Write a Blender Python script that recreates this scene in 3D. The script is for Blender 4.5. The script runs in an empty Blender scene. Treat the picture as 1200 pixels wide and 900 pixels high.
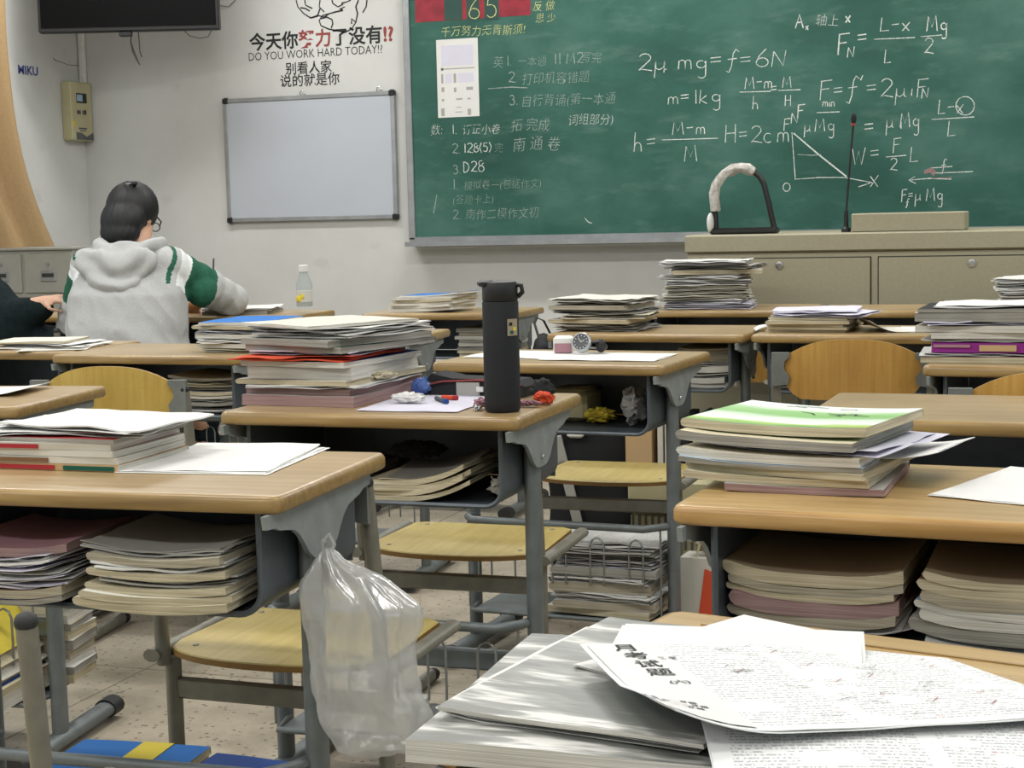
import bpy, bmesh, math, random
from mathutils import Vector, Matrix, noise
PI = math.pi
R = math.radians
# ------------------------------------------------------------------ camera, world, lamps, exposure
scene = bpy.context.scene
COL = scene.collection
EYE = 1.117
F_PX = 1876.94
PITCH, ROLL, YAW = R(6.0416), R(-1.3363), R(19.4858)
fw = Vector((-math.sin(YAW)*math.cos(PITCH), math.cos(YAW)*math.cos(PITCH), -math.sin(PITCH)))
r0 = Vector((math.cos(YAW), math.sin(YAW), 0)); u0 = r0.cross(fw)
rt = r0*math.cos(ROLL) + u0*math.sin(ROLL)
up = -r0*math.sin(ROLL) + u0*math.cos(ROLL)
camd = bpy.data.cameras.new('camera'); cam = bpy.data.objects.new('camera', camd); COL.objects.link(cam)
camd.sensor_width = 36; camd.lens = 36*F_PX/1200; camd.clip_start = .05
cam.matrix_world = Matrix(((rt.x, up.x, -fw.x, 0), (rt.y, up.y, -fw.y, 0), (rt.z, up.z, -fw.z, EYE), (0, 0, 0, 1)))
camd.dof.use_dof = False
scene.camera = cam
scene.view_settings.view_transform = 'Standard'; scene.view_settings.look = 'None'
scene.view_settings.gamma = 1; scene.view_settings.exposure = 0.0
scene.cycles.use_denoising = True
scene.cycles.max_bounces = 7; scene.cycles.diffuse_bounces = 4; scene.cycles.transparent_max_bounces = 12
scene.cycles.sample_clamp_indirect = 4; scene.cycles.caustics_reflective = False; scene.cycles.caustics_refractive = False
world = bpy.data.worlds.new('world'); scene.world = world; world.use_nodes = True
world.node_tree.nodes['Background'].inputs[0].default_value = (.82, .9, 1, 1)
world.node_tree.nodes['Background'].inputs[1].default_value = 1.6
LAMP_POWER = 30.0
CEIL = 3.15
LAMPS = [(x, y) for y in (-1.0, 1.6, 4.2, 6.4) for x in (-4.0, -1.8, .6)]

def ray(px, py): return fw + rt*((px-600)/F_PX) - up*((py-450)/F_PX)
def on_y(px, py, y):
    d = ray(px, py); t = y/d.y; return Vector((d.x*t, y, EYE+d.z*t))
def on_z(px, py, z):
    d = ray(px, py); t = (z-EYE)/d.z; return Vector((d.x*t, d.y*t, z))

# ------------------------------------------------------------------ materials
def srgb(h):
    h = h.lstrip('#'); c = [int(h[i:i+2], 16)/255 for i in (0, 2, 4)]
    return tuple(((v/12.92) if v <= .04045 else ((v+.055)/1.055)**2.4) for v in c) + (1,)
class NT:
    def __init__(s, name):
        s.m = bpy.data.materials.new(name); s.m.use_nodes = True; s.t = s.m.node_tree
        s.b = s.t.nodes['Principled BSDF']; s.out = s.t.nodes['Material Output']
    def n(s, typ, **kw):
        x = s.t.nodes.new(typ)
        for k, v in kw.items():
            if k.startswith('i_'):
                key = k[2:]; key = int(key) if key.isdigit() else key.replace('_', ' ')
                x.inputs[key].default_value = v
            else: setattr(x, k, v)
        return x
    def l(s, a, b): s.t.links.new(a, b)
    def coord(s, scale=(1, 1, 1), kind='Object', rot=(0, 0, 0)):
        c = s.n('ShaderNodeTexCoord'); m = s.n('ShaderNodeMapping'); m.inputs['Scale'].default_value = scale; m.inputs['Rotation'].default_value = rot
        s.l(c.outputs[kind], m.inputs[0]); return m.outputs[0]
    def noise(s, vec, scale, detail=3, rough=.5):
        x = s.n('ShaderNodeTexNoise'); x.inputs['Scale'].default_value = scale; x.inputs['Detail'].default_value = detail; x.inputs['Roughness'].default_value = rough
        s.l(vec, x.inputs['Vector']); return x.outputs['Fac']
    def ramp(s, fac, stops, interp='LINEAR'):
        x = s.n('ShaderNodeValToRGB'); x.color_ramp.interpolation = interp; e = x.color_ramp.elements
        while len(e) < len(stops): e.new(.5)
        for el, (p, c) in zip(e, stops): el.position = p; el.color = srgb(c) if isinstance(c, str) else c
        s.l(fac, x.inputs[0]); return x.outputs[0]
    def mix(s, fac, a, b, mode='MIX'):
        x = s.n('ShaderNodeMix', data_type='RGBA', blend_type=mode)
        for i, v in ((0, fac), (6, a), (7, b)):
            if isinstance(v, (int, float)): x.inputs[i].default_value = v
            elif isinstance(v, str): x.inputs[i].default_value = srgb(v)
            elif isinstance(v, tuple): x.inputs[i].default_value = v
            else: s.l(v, x.inputs[i])
        return x.outputs[2]
    def math(s, op, a, b=0.):
        x = s.n('ShaderNodeMath', operation=op)
        for i, v in enumerate((a, b)):
            if isinstance(v, (int, float)): x.inputs[i].default_value = v
            else: s.l(v, x.inputs[i])
        return x.outputs[0]
    def bump(s, h, dist=.002, strength=.5):
        x = s.n('ShaderNodeBump'); x.inputs['Distance'].default_value = dist; x.inputs['Strength'].default_value = strength
        s.l(h, x.inputs['Height']); s.l(x.outputs[0], s.b.inputs['Normal'])
    def set(s, **kw):
        for k, v in kw.items():
            i = s.b.inputs[k.replace('_', ' ')]
            if hasattr(v, 'links') or hasattr(v, 'is_linked'): s.l(v, i)
            else: i.default_value = srgb(v) if isinstance(v, str) else v
        return s
def plain(name, col, rough=.6, metal=0., var=.12, scale=12, spec=.5, bump=0):
    t = NT(name); f = t.noise(t.coord(), scale, 4)
    c = srgb(col); lo = tuple(v*(1-var) for v in c[:3])+(1,); hi = tuple(min(1, v*(1+var)) for v in c[:3])+(1,)
    t.set(Base_Color=t.ramp(f, [(.3, lo), (.7, hi)]), Roughness=rough, Metallic=metal); t.b.inputs['Specular IOR Level'].default_value = spec
    if bump: t.bump(f, bump, .6)
    return t.m
M = {}
def wood(name, a, b, c, rough=.35, gx=(1.2, 22, 22), coat=.25):
    t = NT(name); v = t.coord(gx); f = t.noise(v, 3.2, 6, .62); g = t.noise(t.coord((1, 1, 1)), 3.5, 3)
    base = t.ramp(f, [(.3, a), (.52, b), (.75, c)])
    wear = t.ramp(g, [(.35, '#ffffff'), (.7, '#d9d2c6')])
    base = t.mix(.8, base, wear, 'MULTIPLY')
    sc = t.ramp(t.noise(t.coord((3, 40, 40)), 8, 3), [(.62, '#000000'), (.72, '#ffffff')])
    base = t.mix(t.math('MULTIPLY', sc, .18), base, '#6d5232')
    t.set(Base_Color=base, Roughness=rough); t.b.inputs['Coat Weight'].default_value = coat; t.b.inputs['Coat Roughness'].default_value = .18
    t.bump(f, .00015, .25); return t.m
M['wood'] = wood('desk_wood', '#9f8761', '#ae966e', '#bda67f')
M['wood_warm'] = wood('desk_wood_warm', '#a88b58', '#ba9b66', '#c8ac7a')
M['edge'] = wood('desk_edge_wood', '#82683e', '#9d814e', '#b0945f', rough=.35)
M['edge_warm'] = wood('desk_edge_wood_warm', '#a07b43', '#b78f53', '#c7a268', rough=.35)
M['seat'] = wood('chair_plywood', '#b3a05c', '#c2b06d', '#ccbb7e', rough=.45, gx=(18, 1.2, 18), coat=.05)
M['seat_edge'] = plain('chair_plywood_edge', '#8f6c36', .6)
M['back'] = wood('chair_back_plywood', '#b98a3e', '#c99b4c', '#d3aa5e', rough=.45, gx=(18, 18, 1.2), coat=.1)
M['back_pale'] = wood('chair_back_plywood_pale', '#bb9a45', '#c7a955', '#cfb565', rough=.45, gx=(18, 18, 1.2), coat=.1)
M['steel'] = plain('desk_painted_steel', '#6d7475', .45, .25, .14, 30)
M['steel_light'] = plain('bracket_painted_steel', '#8c9393', .45, .2, .12, 30)
M['chair_plate'] = plain('chair_bracket_steel', '#777b77', .45, .2, .12, 30)
M['chair_steel'] = plain('chair_painted_steel', '#7d7b70', .45, .25, .14, 30)
M['tray'] = plain('tray_steel', '#545c63', .42, .35, .12, 25)  # darker than the desk steel to carry the shade inside the tray
M['rubber'] = plain('black_rubber', '#232324', .6)
M['wire'] = plain('basket_wire', '#8b8f8c', .35, .6)
M['chrome'] = plain('bright_metal', '#b9bcbc', .25, .9)
M['black'] = plain('black_plastic', '#121315', .45)
M['black_matte'] = plain('black_fabric', '#17191d', .85, bump=.001)
def wallmat():
    t = NT('wall_plaster'); f = t.noise(t.coord(), 1.6, 5, .6); g = t.noise(t.coord(), 38, 3)
    c = t.ramp(f, [(.3, '#c0c1be'), (.55, '#cacbc8'), (.75, '#d0d1d0')])
    spot = t.ramp(t.noise(t.coord(), 7, 2, .3), [(.74, '#000000'), (.8, '#ffffff')])
    c = t.mix(t.math('MULTIPLY', spot, .25), c, '#a9a79e')
    t.set(Base_Color=c, Roughness=.85); t.bump(g, .002, .25); return t.m
M['wall'] = wallmat()
M['ceil'] = plain('ceiling_paint', '#dcdcd8', .9)
def floormat():
    t = NT('terrazzo_floor'); v = t.coord()
    base = t.ramp(t.noise(v, 7, 5, .65), [(.3, '#988e7c'), (.7, '#bab09d')])
    vo = t.n('ShaderNodeTexVoronoi'); vo.inputs['Scale'].default_value = 46; t.l(v, vo.inputs['Vector'])
    chip = t.ramp(vo.outputs['Distance'], [(.16, '#ffffff'), (.26, '#000000')])
    rnd = t.n('ShaderNodeSeparateColor'); t.l(vo.outputs['Color'], rnd.inputs[0])
    sel = t.math('MULTIPLY', chip, t.math('GREATER_THAN', rnd.outputs[0], .2))
    base = t.mix(t.math('MULTIPLY', sel, .85), base, '#5f5546')
    vo2 = t.n('ShaderNodeTexVoronoi'); vo2.inputs['Scale'].default_value = 110; t.l(v, vo2.inputs['Vector'])
    c2 = t.ramp(vo2.outputs['Distance'], [(.2, '#ffffff'), (.32, '#000000')])
    r2 = t.n('ShaderNodeSeparateColor'); t.l(vo2.outputs['Color'], r2.inputs[0])
    base = t.mix(t.math('MULTIPLY', t.math('MULTIPLY', c2, t.math('GREATER_THAN', r2.outputs[1], .6)), .5), base, '#84796a')
    t.set(Base_Color=base, Roughness=.45); return t.m
M['floor'] = floormat()
M['joint'] = plain('floor_joint', '#8a806f', .7)
def boardmat():
    t = NT('green_chalkboard'); a = t.noise(t.coord((1, 1, 1.6)), 1.7, 5, .6); b = t.noise(t.coord((1.5, 1, 5), rot=(0, .5, 0)), 3.0, 4, .6)
    c = t.ramp(a, [(.28, '#204a40'), (.5, '#2f5c51'), (.74, '#4a7268')])
    c = t.mix(t.math('MULTIPLY', t.ramp(b, [(.55, '#000000'), (.8, '#ffffff')]), .28), c, '#7d978f')
    t.set(Base_Color=c, Roughness=.6); t.b.inputs['Specular IOR Level'].default_value = .3; return t.m
M['board'] = boardmat()
def chalk(name, col, op):
    t = NT(name); f = t.noise(t.coord(), 260, 2)
    tr = t.n('ShaderNodeBsdfTransparent'); mx = t.n('ShaderNodeMixShader'); t.set(Base_Color=col, Roughness=.95)
    t.l(t.ramp(f, [(.30, (op*.35,)*3+(1,)), (.55, (op,)*3+(1,))]), mx.inputs[0]); t.l(tr.outputs[0], mx.inputs[1]); t.l(t.b.outputs[0], mx.inputs[2]); t.l(mx.outputs[0], t.out.inputs[0])
    return t.m
M['chalk'] = chalk('white_chalk', '#e6ebe6', .9)
M['chalk_faint'] = chalk('faint_chalk', '#c6d2cc', .62)
M['chalk_yellow'] = chalk('yellow_chalk', '#dfe39b', .9)
M['chalk_pink'] = chalk('pink_chalk', '#d59aa0', .5)
M['red_paint'] = plain('red_paint', '#8d2533', .7, var=.25, scale=20)
M['dark_green'] = plain('dark_green_paint', '#274a42', .7)
M['ink'] = plain('black_print', '#1e1f21', .7)
M['ink_soft'] = plain('soft_black_print', '#55575a', .8)
M['ink_red'] = plain('red_print', '#8d3a37', .7)
M['ink_blue'] = plain('blue_print', '#3c4d8d', .7)
M['alu'] = plain('aluminium_frame', '#9a9d9f', .4, .5)
M['whiteboard'] = plain('whiteboard_face', '#b4bac3', .25, var=.03, scale=3)
M['beige'] = plain('beige_lectern_laminate', '#9b967f', .5, var=.05, scale=90)
M['beige_box'] = plain('beige_plastic', '#b6b08c', .5, var=.05)
M['cab'] = plain('grey_cabinet_steel', '#9c9c94', .45, .1, .06)
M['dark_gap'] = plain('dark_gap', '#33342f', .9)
def cloth(name, c, var=.15, s=60):
    return plain(name, c, .92, 0, var, s, .2, .0012)
M['curtain'] = cloth('ochre_curtain', '#a98f6a', .05)
M['grey_fleece'] = cloth('grey_marl_fleece', '#b2b3b2', .08, 200)
M['white_fleece'] = cloth('white_fleece', '#dfe2e2', .05)
M['green_fleece'] = cloth('green_fleece', '#2b5d49', .12)
M['dark_cloth'] = cloth('dark_green_black_cloth', '#111c1e', .3)
M['skin'] = plain('skin', '#c99f86', .55, var=.06)
M['hair'] = NT('black_hair').set(Base_Color='#07080b', Roughness=.55).m
def paper(name, col, var=.05, lines=0.):
    t = NT(name); f = t.noise(t.coord(), 14, 3)
    c = srgb(col); b = t.ramp(f, [(.3, tuple(v*(1-var) for v in c[:3])+(1,)), (.7, c)])
    t.set(Base_Color=b, Roughness=.8); t.b.inputs['Specular IOR Level'].default_value = .25; t.b.inputs['Transmission Weight'].default_value = 0
    return t.m
PCOL = dict(white='#dadad7', offwhite='#cfcdc3', cream='#cfc6a9', news='#bdb7a4', grey='#a3a29d', lilac='#cfcddb', kraft='#a0947c', pink='#a9808a',
            blue='#2f6fb8', navy='#2f4c8a', red='#a8343a', orange='#d9583c', green='#4f8f5e', darkgreen='#1f5a4c', purple='#8a2f86', yellow='#d9c64a', lime='#9cc878', black='#26272b', skyblue='#9fb9cf', brown='#7d5f45', tan='#c3a57c')
for k, v in PCOL.items(): M['p_'+k] = paper('paper_'+k, v)
def pages(name, col, dark):
    t = NT(name); v = t.coord((6, 6, 1400)); f = t.noise(v, 1, 2); g = t.noise(t.coord(), 8, 2)
    c = t.mix(.35, t.ramp(f, [(.35, dark), (.62, col)]), t.ramp(g, [(.3, dark), (.65, col)]))
    t.set(Base_Color=c, Roughness=.85); t.b.inputs['Specular IOR Level'].default_value = .2
    t.bump(f, .0006, .7); return t.m
M['g_white'] = pages('page_edges_white', '#dcdad2', '#a9a69b')
M['g_cream'] = pages('page_edges_cream', '#cec5ab', '#978c72')
M['g_news'] = pages('page_edges_newsprint', '#b9b19d', '#80786a')
M['g_grey'] = pages('page_edges_grey', '#a8a59c', '#6f6d66')
M['g_pink'] = pages('page_edges_pinkish', '#a98f8c', '#7d6466')
def printed(name, base, ink, lines=9., cols=2, red=False, dense=.5):
    # rows of tiny print with gaps between words; UV in metres
    t = NT(name); c = t.n('ShaderNodeTexCoord'); sp = t.n('ShaderNodeSeparateXYZ'); t.l(c.outputs['UV'], sp.inputs[0])
    u, v = sp.outputs[0], sp.outputs[1]
    row = t.math('FRACT', t.math('MULTIPLY', v, 1000/lines)); inrow = t.math('LESS_THAN', row, .5)
    m = t.n('ShaderNodeMapping'); m.inputs['Scale'].default_value = (520, 1000/lines*1.0, 1); t.l(c.outputs['UV'], m.inputs[0])
    nz = t.noise(m.outputs[0], 1, 1); word = t.math('GREATER_THAN', nz, 1-dense)
    m2 = t.n('ShaderNodeMapping'); m2.inputs['Scale'].default_value = (16, 28, 1); t.l(c.outputs['UV'], m2.inputs[0])
    blk = t.math('GREATER_THAN', t.noise(m2.outputs[0], 1, 1), .40)
    colm = t.math('GREATER_THAN', t.math('FRACT', t.math('MULTIPLY', t.math('ADD', u, .004), cols/.26)), .09)
    f = t.math('MULTIPLY', t.math('MULTIPLY', inrow, word), t.math('MULTIPLY', blk, colm))
    f = t.math('MULTIPLY', f, t.math('MULTIPLY', t.math('GREATER_THAN', u, .012), t.math('GREATER_THAN', v, .01)))
    b = t.mix(t.math('MULTIPLY', f, .45), base, ink)
    if red:
        m3 = t.n('ShaderNodeMapping'); m3.inputs['Scale'].default_value = (70, 90, 1); t.l(c.outputs['UV'], m3.inputs[0])
        b = t.mix(t.math('MULTIPLY', t.math('GREATER_THAN', t.noise(m3.outputs[0], 1, 1), .73), .22), b, '#c46a70')
    t.set(Base_Color=b, Roughness=.8); t.b.inputs['Specular IOR Level'].default_value = .25; return t.m
M['print'] = printed('printed_paper', '#e8e8e4', '#50525c')
M['print_exam'] = printed('printed_exam_paper', '#dfe0df', '#3c3e48', 5.4, 2, True, .52)
M['print_blue'] = printed('written_paper', '#dfe1ea', '#5b6da6', 11)
M['print_grey'] = printed('grey_printed_paper', '#d2d2ce', '#4d4f55', 7, 3)
def covermat():
    t = NT('streaked_grey_cover'); v = t.coord((5, 26, 1), rot=(0, 0, R(-18)))  # stretched noise: pale and dark grey streaks across the cover
    f = t.noise(v, 1.1, 4, .6); g = t.noise(t.coord((9, 9, 9)), 1.3, 2)
    c = t.ramp(f, [(.44, '#6f716d'), (.52, '#8b8d88'), (.57, '#cfcec9'), (.75, '#dad9d4')])
    c = t.mix(t.ramp(g, [(.45, '#000000'), (.6, '#8a8a8a')]), c, '#8f918d')
    t.set(Base_Color=c, Roughness=.35); return t.m
M['cover_streaked'] = covermat()
def greencover():
    t = NT('green_landscape_cover'); c = t.n('ShaderNodeTexCoord'); sp = t.n('ShaderNodeSeparateXYZ'); t.l(c.outputs['Object'], sp.inputs[0])
    wob = t.math('MULTIPLY', t.math('SUBTRACT', t.noise(t.coord((3, 9, 1)), 3, 3), .5), .05)
    v = t.math('MULTIPLY', t.math('ADD', t.math('ADD', sp.outputs[1], .105), wob), 4.76)
    col = t.ramp(v, [(.0, '#5f9a52'), (.10, '#a8c957'), (.16, '#dfe7e0'), (.36, '#cfe0cb'), (.48, '#7fb668'), (.66, '#8fbf77'), (.78, '#dfe8de'), (1., '#e3eae6')])
    t.set(Base_Color=col, Roughness=.4); return t.m
M['cover_green'] = greencover()
def plasticbag():
    t = NT('translucent_plastic_film'); f = t.noise(t.coord((1, 1, .35)), 26, 4)
    tr = t.n('ShaderNodeBsdfTransparent'); tr.inputs[0].default_value = (.95, .96, .96, 1)
    tl = t.n('ShaderNodeBsdfTranslucent'); tl.inputs[0].default_value = (.85, .86, .86, 1)
    df = t.n('ShaderNodeBsdfDiffuse'); df.inputs[0].default_value = (.72, .73, .73, 1)
    gl = t.n('ShaderNodeBsdfGlossy'); gl.inputs['Roughness'].default_value = .22
    bm = t.n('ShaderNodeBump'); bm.inputs['Distance'].default_value = .004; bm.inputs['Strength'].default_value = .8; t.l(f, bm.inputs['Height'])
    for x in (gl, df): t.l(bm.outputs[0], x.inputs['Normal'])
    a = t.n('ShaderNodeMixShader'); a.inputs[0].default_value = .45; t.l(tl.outputs[0], a.inputs[1]); t.l(df.outputs[0], a.inputs[2])
    b = t.n('ShaderNodeMixShader'); b.inputs[0].default_value = .30; t.l(a.outputs[0], b.inputs[1]); t.l(gl.outputs[0], b.inputs[2])
    c = t.n('ShaderNodeMixShader'); c.inputs[0].default_value = .50; t.l(tr.outputs[0], c.inputs[1]); t.l(b.outputs[0], c.inputs[2])
    t.l(c.outputs[0], t.out.inputs[0]); return t.m
M['film'] = plasticbag()
def glassy(name, col, mixf):
    t = NT(name); tr = t.n('ShaderNodeBsdfTransparent'); tr.inputs[0].default_value = srgb(col)
    t.set(Base_Color=col, Roughness=.08); mx = t.n('ShaderNodeMixShader'); mx.inputs[0].default_value = mixf
    t.l(tr.outputs[0], mx.inputs[1]); t.l(t.b.outputs[0], mx.inputs[2]); t.l(mx.outputs[0], t.out.inputs[0]); return t.m
M['clear'] = glassy('clear_bottle_plastic', '#e3e8e8', .25)
M['pane'] = glassy('window_glass', '#f2f6f6', .08)
M['blue_clear'] = glassy('blue_clear_plastic', '#6f8fd6', .55)
M['screen'] = NT('television_screen').set(Base_Color='#030304', Roughness=.6, Specular_IOR_Level=.12).m
def emit(name, col, st):
    t = NT(name); t.set(Base_Color='#ffffff', Emission_Color=col); t.b.inputs['Emission Strength'].default_value = st; return t.m
M['tube'] = emit('lit_fluorescent_tube', '#fffdf6', 4)

# ------------------------------------------------------------------ mesh helpers
def link(o, parent=None):
    COL.objects.link(o)
    if parent is not None: o.parent = parent
    return o
class MB:
    def __init__(s): s.v = []; s.f = []; s.m = []; s.uv = None
    def add(s, vs, fs, mi=0):
        k = len(s.v); s.v += [tuple(v) for v in vs]
        for i, f in enumerate(fs):
            s.f.append(tuple(k+a for a in f)); s.m.append(mi if isinstance(mi, int) else mi[i])
        return s
    def box(s, c, d, mi=0, rz=0, mat=None, bev=0):
        x, y, z = (a/2 for a in d)
        if bev <= 0:
            vs = [Vector((a*x, b*y, e*z)) for e in (-1, 1) for a, b in ((-1, -1), (1, -1), (1, 1), (-1, 1))]
            fs = [(3, 2, 1, 0), (4, 5, 6, 7), (0, 1, 5, 4), (1, 2, 6, 5), (2, 3, 7, 6), (3, 0, 4, 7)]
        else:
            rings = []
            for zz, ins in ((-z, bev), (-z+bev, 0), (z-bev, 0), (z, bev)):
                a, b = x-ins, y-ins; q = bev*.8
                rings.append([Vector((p, w, zz)) for p, w in ((-a+q, -b), (a-q, -b), (a, -b+q), (a, b-q), (a-q, b), (-a+q, b), (-a, b-q), (-a, -b+q))])
            vs = [v for r_ in rings for v in r_]; fs = [tuple(range(7, -1, -1)), tuple(range(24, 32))]
            for k in range(3):
                for i in range(8): j = (i+1) % 8; fs.append((k*8+i, k*8+j, k*8+8+j, k*8+8+i))
        T = (mat or Matrix.Rotation(rz, 4, 'Z'))
        c = Vector(c); return s.add([T @ v + c for v in vs], fs, mi)
    def tube(s, path, r, n=8, mi=0, flat=1., caps=True, closed=False, upv=None):
        P = [Vector(p) for p in path]; N = len(P); rs = r if isinstance(r, (list, tuple)) else [r]*N
        vs = []; prev = None
        for i, p in enumerate(P):
            a = P[(i-1) % N] if (closed or i > 0) else p; b = P[(i+1) % N] if (closed or i < N-1) else p
            t = (b-a).normalized()
            ref = upv or (Vector((0, 0, 1)) if abs(t.z) < .95 else Vector((1, 0, 0)))
            if prev is None: x = t.cross(ref).normalized()
            else:
                x = (prev - t*prev.dot(t)); x = x.normalized() if x.length > 1e-6 else t.cross(ref).normalized()
            if upv: x = t.cross(upv).normalized() if t.cross(upv).length > 1e-4 else x
            prev = x; y = t.cross(x).normalized()
            for k in range(n):
                q = 2*PI*k/n; vs.append(p + x*math.cos(q)*rs[i] + y*math.sin(q)*rs[i]*flat)
        fs = []
        for i in range(N if closed else N-1):
            j = (i+1) % N
            for k in range(n): l = (k+1) % n; fs.append((i*n+k, i*n+l, j*n+l, j*n+k))
        if caps and not closed: fs.append(tuple(range(n-1, -1, -1))); fs.append(tuple((N-1)*n+k for k in range(n)))
        return s.add(vs, fs, mi)
    def lathe(s, prof, n=20, c=(0, 0, 0), mi=0):
        vs = []; c = Vector(c)
        for r_, z in prof:
            for k in range(n): q = 2*PI*k/n; vs.append(c+Vector((r_*math.cos(q), r_*math.sin(q), z)))
        fs = []
        for i in range(len(prof)-1):
            for k in range(n): l = (k+1) % n; fs.append((i*n+k, i*n+l, (i+1)*n+l, (i+1)*n+k))
        fs.append(tuple(range(n-1, -1, -1))); fs.append(tuple((len(prof)-1)*n+k for k in range(n)))
        return s.add(vs, fs, mi)
    def prism(s, poly, a, b, axis='y', mi=0):
        # poly in the plane across axis; for y: (x,z), for z: (x,y), for x: (y,z)
        def mk(p, t): return {'y': (p[0], t, p[1]), 'z': (p[0], p[1], t), 'x': (t, p[0], p[1])}[axis]
        n = len(poly); vs = [mk(p, a) for p in poly]+[mk(p, b) for p in poly]
        fs = [tuple(range(n-1, -1, -1)), tuple(range(n, 2*n))]+[(i, (i+1) % n, n+(i+1) % n, n+i) for i in range(n)]
        return s.add(vs, fs, mi)
    def ball(s, c, r, n=12, m=8, mi=0, rot=None):
        c = Vector(c); r = r if isinstance(r, (tuple, list)) else (r, r, r)
        vs = []; T = rot or Matrix.Identity(3)
        for i in range(m+1):
            a = PI*i/m
            for k in range(n): q = 2*PI*k/n; vs.append(c+T @ Vector((r[0]*math.sin(a)*math.cos(q), r[1]*math.sin(a)*math.sin(q), r[2]*math.cos(a))))
        fs = []
        for i in range(m):
            for k in range(n): l = (k+1) % n; fs.append((i*n+k, (i+1)*n+k, (i+1)*n+l, i*n+l))
        return s.add(vs, fs, mi)
    def data(s, name, mats, smooth=40, clean=False):
        me = bpy.data.meshes.new(name); me.from_pydata(s.v, [], s.f)
        for m in (mats if isinstance(mats, (list, tuple)) else [mats]): me.materials.append(M[m] if isinstance(m, str) else m)
        me.polygons.foreach_set('material_index', s.m)
        if s.uv:
            ul = me.uv_layers.new(name='UVMap'); li = [0]*len(me.loops); me.loops.foreach_get('vertex_index', li)
            fl = []
            for i in li: fl += list(s.uv[i])
            ul.data.foreach_set('uv', fl)
        bm = bmesh.new(); bm.from_mesh(me)
        if clean: bmesh.ops.remove_doubles(bm, verts=bm.verts, dist=1e-6)
        bmesh.ops.recalc_face_normals(bm, faces=bm.faces); bm.to_mesh(me); bm.free()
        if smooth:
            me.polygons.foreach_set('use_smooth', [True]*len(me.polygons)); me.set_sharp_from_angle(angle=R(smooth))
        return me
    def obj(s, name, mats, parent=None, smooth=40, clean=False):
        return link(bpy.data.objects.new(name, s.data(name, mats, smooth, clean)), parent)
LABELS = {}
def tag(o, label, cat, group=None, kind=None):
    o['label'] = label; o['category'] = cat
    if group: o['group'] = group
    if kind: o['kind'] = kind
    n = len(label.split())
    if not 4 <= n <= 16: print('LABELLEN', n, label)
    if LABELS.get(label) and not group: print('DUPLICATE LABEL', label)
    LABELS[label] = 1
    return o
def thing(name, loc, rz=0, label='', cat='', group=None):
    o = bpy.data.objects.new(name, None); COL.objects.link(o); o.location = loc; o.rotation_euler = (0, 0, rz); o.empty_display_size = .05
    if label: tag(o, label, cat, group)
    return o
def struct(o): o['kind'] = 'structure'; return o
def remesh(mb, vox, it=4, noise_amp=0., ns=6., seed=0):
    me = mb.data('tmp', 'p_white', 0); o = bpy.data.objects.new('tmp', me); COL.objects.link(o)
    md = o.modifiers.new('r', 'REMESH'); md.mode = 'VOXEL'; md.voxel_size = vox
    if it: sm = o.modifiers.new('s', 'SMOOTH'); sm.iterations = it; sm.factor = .6
    dg = bpy.context.evaluated_depsgraph_get(); dg.update(); ev = o.evaluated_get(dg)
    m2 = bpy.data.meshes.new_from_object(ev); bpy.data.objects.remove(o)
    m2.materials.clear()
    if noise_amp:
        for v, nrm in zip(m2.vertices, [n.vector.copy() for n in m2.vertex_normals]):
            p = v.co*ns + Vector((seed, seed*.7, 0)); v.co += nrm*noise.noise(p)*noise_amp + nrm*noise.noise(p*2.3)*noise_amp*.5
    m2.polygons.foreach_set('use_smooth', [True]*len(m2.polygons))
    return m2
def robj(name, me, mats, parent=None):
    me.name = name
    for m in (mats if isinstance(mats, (list, tuple)) else [mats]): me.materials.append(M[m])
    return link(bpy.data.objects.new(name, me), parent)

# ------------------------------------------------------------------ text and strokes
def text(name, body, size, mat, parent=None, loc=(0, 0, 0), rot=(PI/2, 0, 0), offset=0., shear=0., sx=1., align='LEFT', warp=None, link_it=True):
    cu = bpy.data.curves.new('t', 'FONT'); cu.body = body; cu.size = size; cu.offset = offset; cu.shear = shear; cu.align_x = align; cu.resolution_u = 2; cu.extrude = 0
    o = bpy.data.objects.new('t', cu); COL.objects.link(o)
    dg = bpy.context.evaluated_depsgraph_get(); me = bpy.data.meshes.new_from_object(o.evaluated_get(dg)); bpy.data.objects.remove(o)
    me.materials.clear(); me.materials.append(M[mat])
    for v in me.vertices: v.co.x *= sx
    if warp:
        for v in me.vertices: v.co = warp(v.co)
    me.name = name
    ob = link(bpy.data.objects.new(name, me), parent); ob.location = loc; ob.rotation_euler = rot
    return ob
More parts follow.
